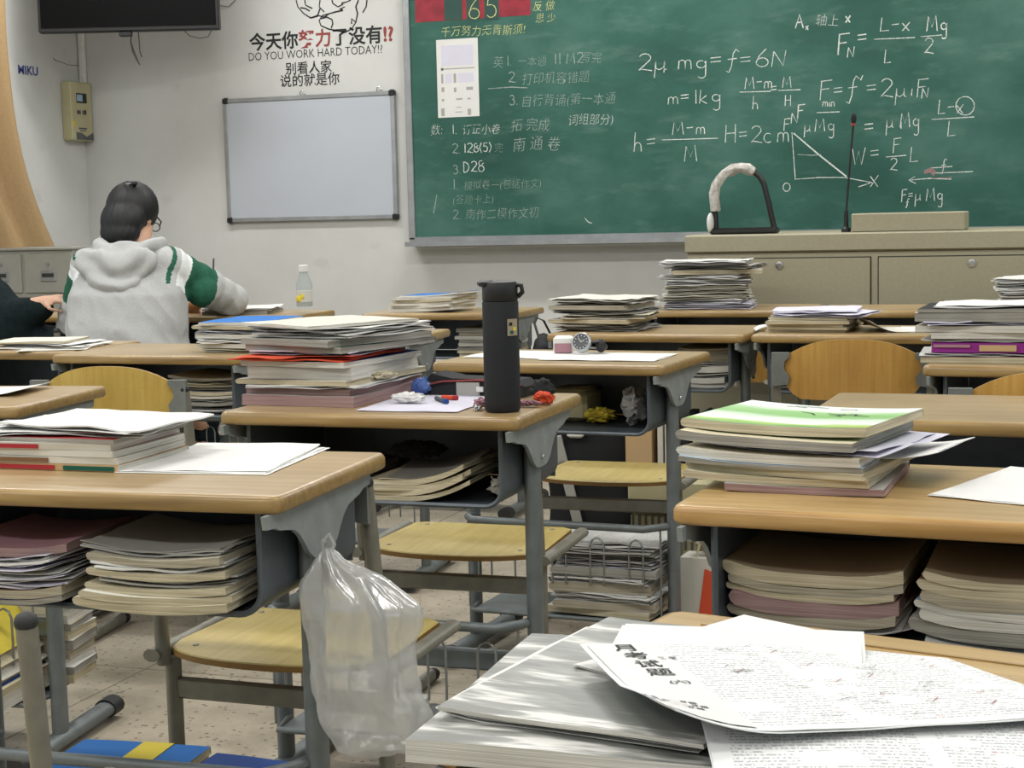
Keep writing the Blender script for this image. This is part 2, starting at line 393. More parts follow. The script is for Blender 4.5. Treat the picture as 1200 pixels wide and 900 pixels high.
# single-stroke letters, unit box (x right, y up)
def arc(cx, cy, rx, ry, a0, a1, n=9): return [(cx+rx*math.cos(R(a0+(a1-a0)*i/n)), cy+ry*math.sin(R(a0+(a1-a0)*i/n))) for i in range(n+1)]
G = {
 '0': [arc(.3, .5, .26, .48, 90, 450, 14)], 'O': [arc(.35, .4, .3, .36, 90, 450, 14)], '1': [[(.2, .95), (.2, 0)]],
 '2': [arc(.3, .74, .25, .24, 160, -40, 8)+[(.02, .04), (.2, .09), (.6, .0)]], '3': [arc(.25, .76, .22, .2, 150, -80, 8)+arc(.25, .3, .26, .28, 80, -150, 8)],
 '5': [[(.5, .95), (.15, .93), (.1, .58)]+arc(.26, .32, .24, .3, 110, -140, 8)],
 '6': [[(.45, 1.), (.15, .6)]+arc(.28, .25, .25, .25, 180, 500, 12)], '8': [arc(.28, .74, .2, .22, 60, 270, 7)+arc(.28, .26, .24, .26, 90, -270, 12)+[(.48, .75)]],
 'M': [[(.0, 0), (.12, .9), (.35, .25), (.62, .95), (.72, 0)]], 'm': [[(0, 0), (.04, .5)]+arc(.17, .36, .12, .16, 150, 0, 5)+[(.29, .0)]+arc(.42, .36, .12, .16, 150, 0, 5)+[(.55, 0)]],
 'g': [arc(.25, .3, .2, .22, 60, 400, 10)+[(.46, .5), (.44, -.3)]+arc(.26, -.32, .18, .2, 0, -150, 6)], 'u': [[(.02, -.45), (.1, .5), (.1, .1), (.25, .02), (.42, .15), (.46, .5), (.46, .05), (.56, .02)]],
 'N': [[(0, 0), (.1, .9)], [(.1, .9), (.5, .05), (.62, .95)]], 'f': [[(.6, .95), (.45, 1.1), (.33, .85), (.25, .1), (.12, -.3), (0, -.2)], [(.08, .5), (.5, .55)]],
 'F': [[(.12, .95), (.04, -.05)], [(.08, .92), (.6, .97)], [(.08, .5), (.45, .54)]], 'k': [[(.08, .95), (0, 0)], [(.4, .55), (.05, .25), (.42, -.02)]],
 'h': [[(.08, 1.), (0, 0)], [(.02, .2)]+arc(.2, .25, .17, .22, 140, 0, 5)+[(.38, 0)]], 'H': [[(.05, .95), (0, 0)], [(.5, .98), (.48, 0)], [(.03, .5), (.5, .52)]],
 'L': [[(.12, .95), (.03, .02), (.5, .06)]], 'x': [[(.0, .55), (.38, .0)], [(.42, .6), (.0, 0)]], 'X': [[(.05, .9), (.5, .1)], [(.55, .95), (.0, 0)]],
 'c': [arc(.22, .25, .2, .25, 50, 310, 8)], 'W': [[(0, .9), (.15, 0), (.35, .75), (.5, 0), (.72, .95)]], 'D': [[(.05, .95), (.05, 0)], arc(.05, .48, .45, .47, 90, -90, 10)],
 '=': [[(.0, .58), (.42, .62)], [(.0, .36), (.42, .4)]], '-': [[(.0, .46), (.4, .5)]], "'": [[(.1, 1.1), (.0, .85)]], '.': [[(.05, .02), (.1, .05)]],
 '(': [[(.2, 1.), (.02, .6), (.02, .35), (.2, -.05)]], ')': [[(.02, 1.), (.2, .6), (.2, .35), (.0, -.05)]], 'i': [[(.06, .5), (.05, 0)], [(.08, .72), (.1, .76)]], 'n': [[(0, 0), (.04, .5)]+arc(.18, .32, .14, .18, 150, 0, 5)+[(.33, 0)]],
 'A': [[(0, 0), (.3, .95), (.55, 0)], [(.1, .4), (.48, .42)]], 'r': [[(.04, .5), (.02, 0)], [(.03, .3), (.15, .48), (.3, .5)]], ' ': [],
}
ADV = {'1': .36, 'm': .68, 'M': .86, 'N': .72, '=': .58, '-': .55, '.': .22, "'": .25, ' ': .35, 'W': .85, 'f': .6, 'i': .2, '(': .3, ')': .3}
def ribbon(mb, pts, w, to3, mi=0):
    # flat stroke in the board plane
    n = len(pts)
    if n < 2: return
    vs = []
    for i, p in enumerate(pts):
        a = pts[max(0, i-1)]; b = pts[min(n-1, i+1)]; dx, dy = b[0]-a[0], b[1]-a[1]; L = math.hypot(dx, dy) or 1
        ww = w*(.75+.5*random.random())*.5; vs += [to3(p[0]-dy/L*ww, p[1]+dx/L*ww), to3(p[0]+dy/L*ww, p[1]-dx/L*ww)]
    mb.add(vs, [(2*i, 2*i+1, 2*i+3, 2*i+2) for i in range(n-1)], mi)
WALL_Y = 7.5
BOARD_Y = WALL_Y-.035
def write(s, px, py, hpx, parent, mat='chalk', slope=-.03, w=.0038, y=BOARD_Y-.0012, jit=.03, name='chalk_formula', sxx=1.):
    # px,py = baseline start in photo pixels, hpx = capital height in pixels
    mb = MB(); x = px; random.seed(hash_s(s)+int(px))
    o = on_y(px, py, y); ox = on_y(px+10, py+10*slope, y); sc = (on_y(px, py-10, y).z-o.z)/10
    ex = (ox-o)/10
    def to3(a, b): return o + ex*a*(1/1.) + Vector((0, 0, 1))*b*sc
    cur = 0.
    for ch in s:
        sz = hpx*(1+random.uniform(-jit, jit)*2); dy = random.uniform(-jit, jit)*hpx
        for st in G.get(ch, []): ribbon(mb, [(cur+p[0]*sz*1.0*sxx, p[1]*sz+dy) for p in st], w/sc, to3)
        cur += ADV.get(ch, .62)*sz*1.08*sxx
    return mb.obj(name, mat, parent, 0) if mb.v else None
def hash_s(s): return sum(ord(c)*(i+3) for i, c in enumerate(s)) % 9973
def hand_cn(s, px, py, hpx, parent, mat='chalk_faint', slope=-.03, y=BOARD_Y-.0012, off=-.0011, name='chalk_note', sx=.92):
    o = on_y(px, py, y); o2 = on_y(px+10, py+10*slope, y); sc = abs(on_y(px, py-10, y).z-o.z)/10
    ang = math.atan2(o2.z-o.z, o2.x-o.x)
    random.seed(hash_s(s))
    ph = random.random()*6
    def warp(c): return Vector((c.x+.12*c.y, c.y+hpx*sc*.05*math.sin(c.x/(hpx*sc)*2.1+ph), 0))
    return text(name, s, hpx*sc*1.02, mat, parent, o, (PI/2, -ang, 0), off, 0, sx, warp=warp)

# ------------------------------------------------------------------ room shell
XL, XR, YB, YF = -5.07, 2.6, -2.6, WALL_Y
struct(MB().box(((XL+XR)/2, (YB+YF)/2, -.05), (XR-XL+.4, YF-YB+.4, .1)).obj('floor', 'floor', None, 0))
fl = bpy.data.objects['floor']
for i, yy in enumerate([-1.4, -.2, 1., 2.2, 3.4, 4.6, 5.8, 7.0]):
    MB().box(((XL+XR)/2, yy, .0002), (XR-XL, .004, .0008)).obj('joint', 'joint', fl, 0)
for xx in (-4.6, -3.4, -2.2, -1.0, .2, 1.4): MB().box((xx, (YB+YF)/2, .0003), (.004, YF-YB, .0008)).obj('joint', 'joint', fl, 0)
struct(MB().box(((XL+XR)/2, (YB+YF)/2, CEIL+.05), (XR-XL+.4, YF-YB+.4, .1)).obj('ceiling', 'ceil', None, 0))
struct(MB().box(((XL+XR)/2, YF+.06, CEIL/2), (XR-XL+.24, .12, CEIL)).obj('wall_front', 'wall', None, 0))
struct(MB().box(((XL+XR)/2, YB-.06, CEIL/2), (XR-XL+.24, .12, CEIL)).obj('wall_back', 'wall', None, 0))
def wall_with_windows(name, x, t, holes, z0=.95, z1=2.65):
    mb = MB(); ys = YB
    for (a, b) in holes:
        mb.box((x, (ys+a)/2, CEIL/2), (t, a-ys, CEIL)); mb.box((x, (a+b)/2, z0/2), (t, b-a, z0)); mb.box((x, (a+b)/2, (z1+CEIL)/2), (t, b-a, CEIL-z1)); ys = b
    mb.box((x, (ys+YF)/2, CEIL/2), (t, YF-ys, CEIL)); struct(mb.obj(name, 'wall', None, 0))
HL = [(-1.6, .6), (1.4, 3.6), (4.4, 6.6)]
wall_with_windows('wall_left', XL-.06, .12, HL)
wall_with_windows('wall_right', XR+.06, .12, HL[:2])
wn = 0
for x, hs in ((XL-.06, HL), (XR+.06, HL[:2])):
    for a, b in hs:
        wn += 1
        w = MB()
        for z in (.98, 2.62): w.box((x, (a+b)/2, z), (.06, b-a, .06))
        for y in (a+.03, (a+b)/2, b-.03): w.box((x, y, 1.8), (.06, .05, 1.7))
        wo = struct(w.obj('window_%d' % wn, 'alu', None, 0)); MB().box((x, (a+b)/2, 1.8), (.006, b-a-.02, 1.66)).obj('pane', 'pane', wo, 0)
struct(MB().box(((XL+XR)/2, YF-.006, .06), (XR-XL, .012, .12)).obj('baseboard_front', plain('baseboard_paint', '#8f8a80', .6), None, 0))

for i, (x, y) in enumerate(LAMPS):
    t = thing('ceiling_lamp', (x, y, CEIL), 0, 'white fluorescent ceiling lamp, %s row from the chalkboard, %s column' % (['fourth', 'third', 'second', 'first'][i//3], ['left', 'middle', 'right'][i % 3]), 'ceiling lamp', 'fluorescent lamps on the classroom ceiling')
    MB().box((0, 0, -.03), (1.25, .09, .06), bev=.008).obj('housing', 'ceil', t)
    MB().tube([(-.6, 0, -.08), (.6, 0, -.08)], .014, 10).obj('tube', 'tube', t)
    ld = bpy.data.lights.new('lamp_light', 'AREA'); ld.shape = 'RECTANGLE'; ld.size = 1.2; ld.size_y = .25; ld.energy = LAMP_POWER; ld.color = (1, .99, .972)
    lo = bpy.data.objects.new('lamp_light', ld); COL.objects.link(lo); lo.parent = t; lo.location = (0, 0, -.11)

# ------------------------------------------------------------------ front wall: board, whiteboard, slogan, television
def wall_rect(px0, py0, px1, py1, y):
    a = on_y(px0, py0, y); b = on_y(px1, py1, y); return a, b
BX0, BZ0, BX1, BZ1 = -3.153, 1.0, 1.0, 2.2
cb = thing('chalkboard', (-1.1, WALL_Y, BZ0), 0, 'long green chalkboard covered in chalk formulas on the front wall', 'chalkboard')
def A(o, par):  # keep world coordinates under a parent that has only a translation
    o.location = Vector(o.location) - par.location; return o
A(MB().box(((BX0+BX1)/2, WALL_Y-.0175, (BZ0+BZ1)/2), (BX1-BX0, .035, BZ1-BZ0)).obj('writing_surface', 'board', cb, 0), cb)
for c, d in ((((BX0+BX1)/2, WALL_Y-.022, BZ0), (BX1-BX0+.03, .044, .03)), (((BX0+BX1)/2, WALL_Y-.022, BZ1), (BX1-BX0+.03, .044, .03)), ((BX0, WALL_Y-.022, (BZ0+BZ1)/2), (.034, .044, BZ1-BZ0)), ((BX1, WALL_Y-.022, (BZ0+BZ1)/2), (.034, .044, BZ1-BZ0))):
    A(MB().box(c, d, bev=.004).obj('frame', 'alu', cb), cb)
A(MB().prism([(-.1, 0), (0, 0), (0, .012), (-.09, .012), (-.1, .022)], BX0, BX1, 'x').obj('chalk_ledge', 'alu', cb), cb).location += Vector((0, WALL_Y-.04, BZ0-.03))
def onb(o):
    if o: A(o, cb)
def W_(s, px, py, h, **k): onb(write(s, px, py, h, cb, **k))
def HC(s, px, py, h, **k): onb(hand_cn(s, px, py, h, cb, **k))
def LINE(pts, mat='chalk', w=.0038):
    mb = MB(); random.seed(1); P = [on_y(a, b, BOARD_Y-.0012) for a, b in pts]
    ribbon(mb, [(p.x, p.z) for p in P], w, lambda a, b: Vector((a, BOARD_Y-.0012, b))); onb(mb.obj('chalk_line', mat, cb, 0))
W_('2u mg=f=6N', 748, 83, 20, sxx=1.32); LINE([(779, 73), (778, 85)])
W_('m=1kg', 783, 122, 17, sxx=1.25)
W_('M-m', 873, 104, 15, sxx=1.0); LINE([(866, 108), (903, 107)]); W_('h', 882, 128, 15); W_('=', 903, 112, 16); W_('M', 917, 103, 14); LINE([(912, 106), (938, 105)]); W_('H', 920, 124, 14)
W_('h=', 743, 178, 23); W_('M-m', 788, 158, 16, sxx=1.15); LINE([(776, 164), (841, 162)]); W_('M', 802, 189, 19)
W_('H=2cm', 850, 168, 21, sxx=1.1)
W_('Fo', 918, 153, 14, w=.0035); W_('N', 927, 145, 13); W_('F', 934, 138, 16, w=.0055); W_('u', 942, 154, 15); W_("Mg", 955, 154, 15, w=.004)
LINE([(928, 155), (932, 210), (960, 208), (990, 208), (1022, 214)]); LINE([(930, 156), (958, 180), (992, 207)], w=.006); LINE([(934, 181), (952, 182), (962, 181)], 'chalk_faint')
LINE([(1010, 212), (1021, 214), (1006, 219)]); W_('O', 917, 225, 13); W_('x', 1020, 219, 22)
hc_y = 30
W_('A', 932, 33, 17, w=.006); W_('x', 944, 35, 8, w=.005); HC('轴上', 955, 30, 15, mat='chalk'); W_('x', 991, 26, 14, w=.006)
W_('F', 981, 63, 25, w=.0055); W_('N', 993, 67, 13); W_('=', 1005, 56, 24, w=.0055); W_('L-x', 1031, 37, 16, sxx=1.25); LINE([(1024, 46), (1072, 44)]); W_('L', 1036, 74, 17)
W_('Mg', 1086, 37, 18, w=.0055, sxx=.9); LINE([(1079, 43), (1104, 41)]); W_('2', 1083, 63, 19)
W_("F=f'=2u F", 960, 116, 22, sxx=1.12); LINE([(1069, 104), (1068, 112)]); W_('N', 1080, 115, 13); W_('min', 964, 125, 11, w=.0035); LINE([(957, 132), (984, 131)])
W_('=', 1013, 160, 25, w=.0055); W_('u Mg', 1038, 150, 19, sxx=.85); LINE([(1056, 142), (1056, 151)]); W_('L-x', 1099, 134, 17); LINE([(1092, 140), (1142, 137)]); W_('L', 1110, 160, 18)
random.seed(3); LINE([(1131+11*math.cos(a*.5), 124+11*math.sin(a*.5)) for a in range(14)])
W_('W', 999, 193, 22); W_('=', 1020, 190, 22); W_('F', 1046, 178, 17); W_('o', 1056, 182, 8); LINE([(1038, 184), (1062, 182)]); W_('2', 1043, 200, 15); W_('L', 1066, 190, 18)
LINE([(1066, 211), (1090, 209), (1115, 210)]); LINE([(1072, 207), (1065, 211), (1073, 215)]); LINE([(1090, 197), (1116, 195)]); LINE([(1092, 203), (1140, 201)]); LINE([(1092, 195), (1092, 209), (1116, 208)], 'chalk_pink'); W_('f', 1102, 200, 13)
LINE([(1083, 202), (1090, 199), (1096, 204)], 'chalk_pink', .02)
W_('F=u Mg', 1056, 236, 15, sxx=.85); W_('f', 1061, 241, 8)
HC('英', 577, 78, 15); W_('1.', 593, 77, 12, mat='chalk_faint'); HC('一本通', 606, 77, 13); W_('711 M2', 640, 75, 13, mat='chalk_faint'); HC('写完', 680, 73, 14)
W_('2.', 596, 97, 12, mat='chalk_faint'); HC('打印机容错题', 611, 98, 15)
W_('3.', 597, 123, 12, mat='chalk_faint'); HC('自行背诵(第一本通', 610, 124, 15); HC('词组部分)', 665, 146, 14, mat='chalk')
LINE([(572, 104), (600, 102), (618, 103)], 'chalk_faint')
HC('数:', 504, 158, 14, mat='chalk'); W_('1.', 529, 157, 12); HC('订正小卷', 541, 157, 13, mat='chalk')
HC('拓 完成', 598, 153, 16); HC('南 通 卷', 600, 176, 18)
W_('2.', 530, 180, 12, mat='chalk_faint'); W_('128(5)', 543, 179, 11); HC('完', 579, 178, 12)
W_('3.', 531, 204, 11, mat='chalk_faint'); W_('D28', 543, 202, 13)
W_('1.', 530, 222, 12, mat='chalk_faint'); HC('模拟卷一(包括作文)', 543, 222, 12)
HC('(答题卡上)', 530, 239, 12); W_('2.', 531, 257, 11, mat='chalk_faint'); HC('南作二模作文初', 545, 257, 14, mat='chalk_faint')
LINE([(685, 255), (689, 260), (694, 262)]); LINE([(512, 228), (508, 250)], 'chalk_faint')
# red countdown panel painted on the board
a = on_y(487, 29, BOARD_Y); b = on_y(622, 24, BOARD_Y)
A(MB().box(((a.x+b.x)/2, BOARD_Y-.0004, a.z+.11), (b.x-a.x, .0012, .2)).obj('red_panel', 'red_paint', cb, 0), cb)
for q0, q1 in ((521, 542), (547, 562), (568, 585)):
    a = on_y(q0, 24, BOARD_Y); b = on_y(q1, 22, BOARD_Y); A(MB().box(((a.x+b.x)/2, BOARD_Y-.0006, a.z+.075), (b.x-a.x, .0016, .15)).obj('number_cell', 'dark_green', cb, 0), cb)
BOARD_Y -= .0006
W_('6', 549, 22, 24, mat='chalk_yellow', y=BOARD_Y-.0014); W_('5', 569, 21, 24, mat='chalk_yellow', y=BOARD_Y-.0014)
BOARD_Y += .0006
HC('千万努力无青斯须!', 516, 42, 13, mat='chalk_yellow', sx=.98, off=-.0008); HC('反 做', 624, 12, 13, mat='chalk_yellow', off=-.0008); HC('思 少', 627, 26, 12, mat='chalk_yellow', off=-.0008)
# printed sheet taped to the board
a = on_y(511, 47, BOARD_Y-.002); b = on_y(562, 136, BOARD_Y-.002)
sh = MB().box((0, 0, 0), (b.x-a.x, .001, a.z-b.z)).obj('printed_form', 'p_white', None, 0); sh.location = ((a.x+b.x)/2, BOARD_Y-.002, (a.z+b.z)/2)
tag(sh, 'white printed form taped to the left of the green chalkboard', 'paper')
wd, hg = b.x-a.x, a.z-b.z
for k, (u0, v0, u1, v1, m) in enumerate([(.12, .08, .88, .34, 'p_lilac'), (.1, .37, .9, .385, 'p_grey'), (.1, .36, .16, .4, 'p_grey'), (.1, .44, .15, .56, 'p_grey'), (.4, .44, .46, .56, 'p_grey'), (.2, .44, .36, .56, 'p_lilac'), (.5, .44, .88, .56, 'p_lilac'), (.1, .61, .17, .67, 'p_grey'), (.4, .62, .46, .68, 'p_grey'), (.7, .62, .86, .66, 'p_grey'), (.1, .76, .16, .79, 'p_grey'), (.45, .76, .6, .78, 'p_grey'), (.72, .76, .8, .78, 'p_grey'), (.08, .88, .16, .98, 'p_grey'), (.45, .87, .58, .88, 'p_grey'), (.42, .93, .6, .94, 'p_grey'), (.72, .9, .8, .98, 'p_grey')]):
    MB().box((((u0+u1)/2-.5)*wd, -.0006, (.5-(v0+v1)/2)*hg), ((u1-u0)*wd, .0005, (v1-v0)*hg)).obj('print_block', m, sh, 0)
# whiteboard
wb = thing('whiteboard', (-3.722, WALL_Y, 1.12), 0, 'small blank whiteboard with a grey frame under the wall slogan', 'whiteboard')
MB().box((0, -.012, .308), (.95, .014, .61)).obj('board_face', 'whiteboard', wb, 0)
for c, d in (((0, -.013, .617), (.95, .022, .022)), ((0, -.013, 0), (.95, .022, .022)), ((-.475, -.013, .308), (.022, .022, .62)), ((.475, -.013, .308), (.022, .022, .62))): MB().box(c, d, bev=.003).obj('frame', 'alu', wb)
for sx in (-1, 1):
    for z in (0, .617): MB().box((sx*.472, -.015, z), (.034, .028, .034), bev=.007).obj('corner_cap', 'black', wb)
for x in (-.03, .4): MB().tube([(x-.012, -.01, .628), (x-.012, -.012, .645), (x, -.012, .652), (x+.012, -.012, .645), (x+.012, -.01, .628)], .0022, 6).obj('hanging_loop', 'chrome', wb)
# slogan
sl = thing('wall_slogan', (-3.67, WALL_Y, 1.8), 0, 'black and red motto lettering with a line-drawn brain above the whiteboard', 'wall lettering')
SY = -.0012
def seg(s, x, z, size, mat, sx=1., off=.0, align='LEFT'): return text('lettering', s, size, mat, sl, (x, SY, z), (PI/2, 0, 0), off, 0, sx, align)
cw = .094
seg('今天你', -.38, .196, .094, 'ink', 1., .0022); seg('努力', -.38+3*cw, .196, .094, 'ink_red', 1., .0022); seg('了没有', -.38+5*cw, .196, .094, 'ink', 1., .0022); seg('!?', -.38+8*cw, .196, .1, 'ink_red', 1., .003)
seg('DO YOU WORK HARD TODAY!?', -.39, .138, .06, 'ink', .86, -.0003)
seg('别看人家', -.178, .063, .066, 'ink', 1., .0006); seg('说的就是你', -.212, .0, .068, 'ink', 1., .0006)
brain = [[(347, 0), (349, 8), (356, 16), (364, 21), (372, 19), (375, 10)], [(357, 0), (358, 6), (366, 10)], [(364, 21), (372, 18), (380, 20), (386, 16), (393, 14), (402, 12)], [(375, 0), (374, 8), (380, 14)], [(389, 0), (390, 4), (396, 8), (402, 5)], [(386, 16), (378, 18), (374, 24), (376, 30), (385, 34), (396, 36), (404, 38), (412, 34), (417, 26), (419, 16), (417, 8), (420, 0)],
         [(376, 22), (383, 20), (389, 23), (390, 28), (388, 33)], [(400, 4), (407, 2), (411, 0)], [(402, 12), (398, 11), (404, 8)], [(430, 0), (429, 8), (425, 15)], [(352, 9), (358, 10), (363, 13)], [(417, 26), (412, 22), (412, 28)]]
for st in brain:
    mb = MB(); pts = [on_y(a, b, WALL_Y-.0012) for a, b in st]; ribbon(mb, [(p.x, p.z) for p in pts], .0075, lambda a, b: Vector((a-sl.location.x, SY, b-sl.location.z)))
    mb.obj('drawn_line', 'ink', sl, 0)
mk = text('wall_letters', 'MIKU', .062, 'ink_blue', None, (XL+.0015, 6.94, 1.885), (PI/2, 0, PI/2), .0018, 0, 1.15); tag(mk, 'small blue capital letters on the side wall beside the curtain', 'wall lettering')
# television
tl, tr_ = on_y(45, 38, 6.8), on_y(257, 36, 7.1); ang = math.atan2(tr_.y-tl.y, tr_.x-tl.x)
tv = thing('television', ((tl.x+tr_.x)/2, (tl.y+tr_.y)/2, tl.z-.004), ang, 'black flat television hung high near the room corner', 'television')
TWd = math.hypot(tr_.y-tl.y, tr_.x-tl.x)
MB().box((0, .03, .31), (TWd, .06, .62), bev=.006).obj('casing', 'black', tv); MB().box((0, -.002, .315), (TWd-.03, .004, .585)).obj('screen', 'screen', tv, 0)
MB().box((0, .16, .3), (.12, .24, .2), bev=.01).obj('wall_arm', 'black', tv)
MB().box((-.02, .02, -.012), (.06, .04, .024), bev=.004).obj('sensor_box', 'black', tv)
tag(MB().tube([(0, 0, 0), (-.012, 0, -.05), (.0, 0, -.1), (.018, 0, -.14), (.035, 0, -.17)], [.003, .003, .006, .005, .002], 6).obj('hanging_cable', 'black'), 'black loose cable dangling below the television', 'cable').location = on_y(155, 36, 7.0)
tag(MB().tube([(0, 0, 0), (.003, 0, -.06), (.004, 0, -.1), (.012, 0, -.13)], .0025, 6).obj('hanging_cable', 'black'), 'second thin black cable dangling below the television', 'cable').location = on_y(162, 36, 7.02)
P = [on_y(a, b, 7.12) for a, b in ((214, 34), (222, 42), (234, 45), (244, 43), (248, 35))]
tag(MB().tube(P, .0022, 6).obj('looped_cable', 'ink_soft'), 'thin dark cable loop under the right end of the television', 'cable')
P = [on_y(a, b, 7.25) for a, b in ((46, 38), (52, 55), (64, 70), (80, 76), (92, 77))]
tag(MB().tube(P, .0022, 6).obj('looped_cable', 'ink_soft'), 'thin cable drooping from the television to the white conduit', 'cable')
P = [on_y(a, b, WALL_Y-.01) for a, b in ((255, 6), (268, 8), (276, 0))]
tag(MB().tube(P, .0022, 6).obj('looped_cable', 'ink_soft'), 'short dark cable on the wall right of the television', 'cable')
cd = MB().box((0, 0, .6), (.03, .03, 1.2), bev=.003).obj('wall_conduit', 'ceil'); cd.location = (XL+.02, YF-.02, 1.72); tag(cd, 'white vertical cable conduit in the room corner', 'conduit')
# beige control box on left wall
bxc = thing('control_box', (XL, 7.395, 1.56), 0, 'beige wall control box with a dark display in the room corner', 'control box')
MB().box((.03, 0, .155), (.06, .19, .31), bev=.006).obj('housing', 'beige_box', bxc)
MB().box((.061, .0, .225), (.004, .09, .05)).obj('display', 'black', bxc, 0); MB().box((.061, -.02, .225), (.006, .05, .035)).obj('indicator', 'p_skyblue', bxc, 0)
for y, z, w, h in ((-.03, .15, .03, .02), (.02, .15, .03, .02), (.03, .155, .01, .02), (0, .065, .07, .008), (.0, .052, .05, .005)): MB().box((.061, y, z), (.003, w, h)).obj('button', 'ink_soft', bxc, 0)
MB().prism([(-.06, .006), (.09, .006), (.09, .045), (.03, .022), (-.01, .04), (-.06, .045)], .0605, .063, 'x').obj('wave_strip', 'ink_soft', bxc, 0)
MB().box((.061, -.075, .09), (.003, .02, .03)).obj('sticker', 'p_yellow', bxc, 0)
# cabinet and curtain
cbn = thing('filing_cabinet', (-4.775, 6.5, 0), 0, 'grey steel drawer cabinet in the corner beneath the curtain', 'cabinet')
MB().box((0, .225, .5), (.56, .45, 1.0), bev=.004).obj('body', 'cab', cbn)
MB().box((0, .225, 1.005), (.57, .47, .014), bev=.003).obj('top_plate', 'cab', cbn)
for r_ in range(4):
    for c_ in range(2):
        d = MB().box((-.145+c_*.29, -.004, .89-.225*r_), (.27, .01, .19), bev=.003).obj('drawer', 'cab', cbn)
        MB().box((-.125+c_*.27, -.011, .875-.225*r_), (.085, .008, .05), bev=.003).obj('handle', 'alu', d)
        MB().box((-.125+c_*.27, -.016, .88-.225*r_), (.065, .003, .018)).obj('finger_slot', 'dark_gap', d, 0)
        MB().lathe([(.009, 0), (.009, .008)], 10, (0, 0, 0)).obj('lock', 'chrome', d).matrix_local = Matrix.Translation((-.125+c_*.27, -.009, .932-.225*r_)) @ Matrix.Rotation(PI/2, 4, 'X')
mb = MB(); nu, nv = 60, 14; vs = []
for j in range(nv+1):
    f = j/nv; z = 1.013+f*1.6
    for i in range(nu+1):
        u = i/nu; spread = (1-f)**3*.5
        y = 5.3+u*(1.32+.26*(1-f)**3) ; x = XL+.11+.055*math.sin(u*40+.6*math.sin(f*5))+.02*math.sin(u*19+2) + (.07*(1-f)**6)*math.sin(u*9)
        vs.append((x, y, z))
k = len(vs); vs += [(x+.004, y, z) for x, y, z in vs]
fs = [(j*(nu+1)+i, j*(nu+1)+i+1, (j+1)*(nu+1)+i+1, (j+1)*(nu+1)+i) for j in range(nv) for i in range(nu)]
mb.add(vs, fs+[tuple(k+a for a in f) for f in fs]); cu = mb.obj('curtain', 'curtain', None, 80)
tag(cu, 'long ochre curtain hanging on the left wall above the cabinet', 'curtain')
# ------------------------------------------------------------------ lectern and what stands on it
LY = 6.15
le = thing('lectern', (-.3, LY, 0), 0, 'wide beige teacher lectern with two locked doors before the chalkboard', 'lectern')
LX0, LX1 = -1.138, 1.0
MB().box(((LX0+LX1)/2, .35, .475), (LX1-LX0, .7, .95), bev=.004).obj('body', 'beige', le)
MB().box(((LX0+LX1)/2, .345, .985), (LX1-LX0+.012, .72, .07), bev=.006).obj('counter', 'beige', le)
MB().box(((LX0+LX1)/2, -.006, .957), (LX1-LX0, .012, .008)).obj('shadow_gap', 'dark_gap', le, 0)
for x0, x1, lx in ((-.92, -.434, -.775), (-.402, .3, -.065), (.33, .9, .6)):
    d = MB().box(((x0+x1)/2, -.004, .60), (x1-x0, .012, .65), bev=.002).obj('door', 'beige', le)
    MB().box(((x0+x1)/2, -.0005, .60), (x1-x0+.008, .006, .658)).obj('door_gap', 'dark_gap', le, 0)
    MB().lathe([(.015, 0), (.015, .006), (.008, .007), (.008, .01)], 14).obj('lock', 'chrome', d).matrix_local = Matrix.Translation((lx, -.01, .90)) @ Matrix.Rotation(PI/2, 4, 'X')
MB().box((-.3, .14, 1.055), (.413, .25, .07), bev=.004).obj('raised_riser', 'beige', le)
lp = thing('desk_lamp', (-1.224, LY+.05, 1.021), 0, 'arched gooseneck lamp wrapped in torn white paper on the lectern', 'lamp')
MB().box((0, .02, .012), (.26, .09, .024), bev=.006).obj('lamp_base', 'black', lp)
arcp = [(-.108, 0, .01), (-.112, 0, .09)]+[(-.012-.1*math.cos(R(a)), 0, .15+.105*math.sin(R(a))) for a in range(5, 176, 17)]+[(.098, 0, .12), (.11, 0, .06), (.122, 0, .01)]
MB().tube(arcp, .011, 10).obj('gooseneck', 'black', lp)
mb = MB(); pp = arcp[1:10]; mb.tube(pp, [.022, .021, .018, .02, .017, .02, .018, .019, .015], 12); mb.v = [tuple(Vector(v)+noise.noise_vector(Vector(v)*90)*.010) for v in mb.v]
mb.obj('paper_wrap', plain('torn_paper_wrap', '#b5b2aa', .9, var=.3, scale=60), lp)
MB().ball((-.128, -.01, .045), (.014, .03, .04)).obj('white_cap', 'p_white', lp)
mc = thing('microphone', (-.829, LY+.04, 1.021), 0, 'thin black gooseneck microphone standing on the lectern', 'microphone')
MB().lathe([(.018, 0), (.018, .012), (.009, .02), (.008, .08)], 14).obj('mic_base', 'black', mc)
MB().tube([(0, 0, .07), (.006, 0, .15), (.016, 0, .28), (.027, 0, .4)], .0042, 8).obj('gooseneck', 'black', mc)
MB().ball((.0285, 0, .425), (.011, .011, .02)).obj('mic_head', 'black_matte', mc); MB().tube([(.027, 0, .398), (.0275, 0, .408)], .0095, 10).obj('red_ring', 'ink_red', mc)

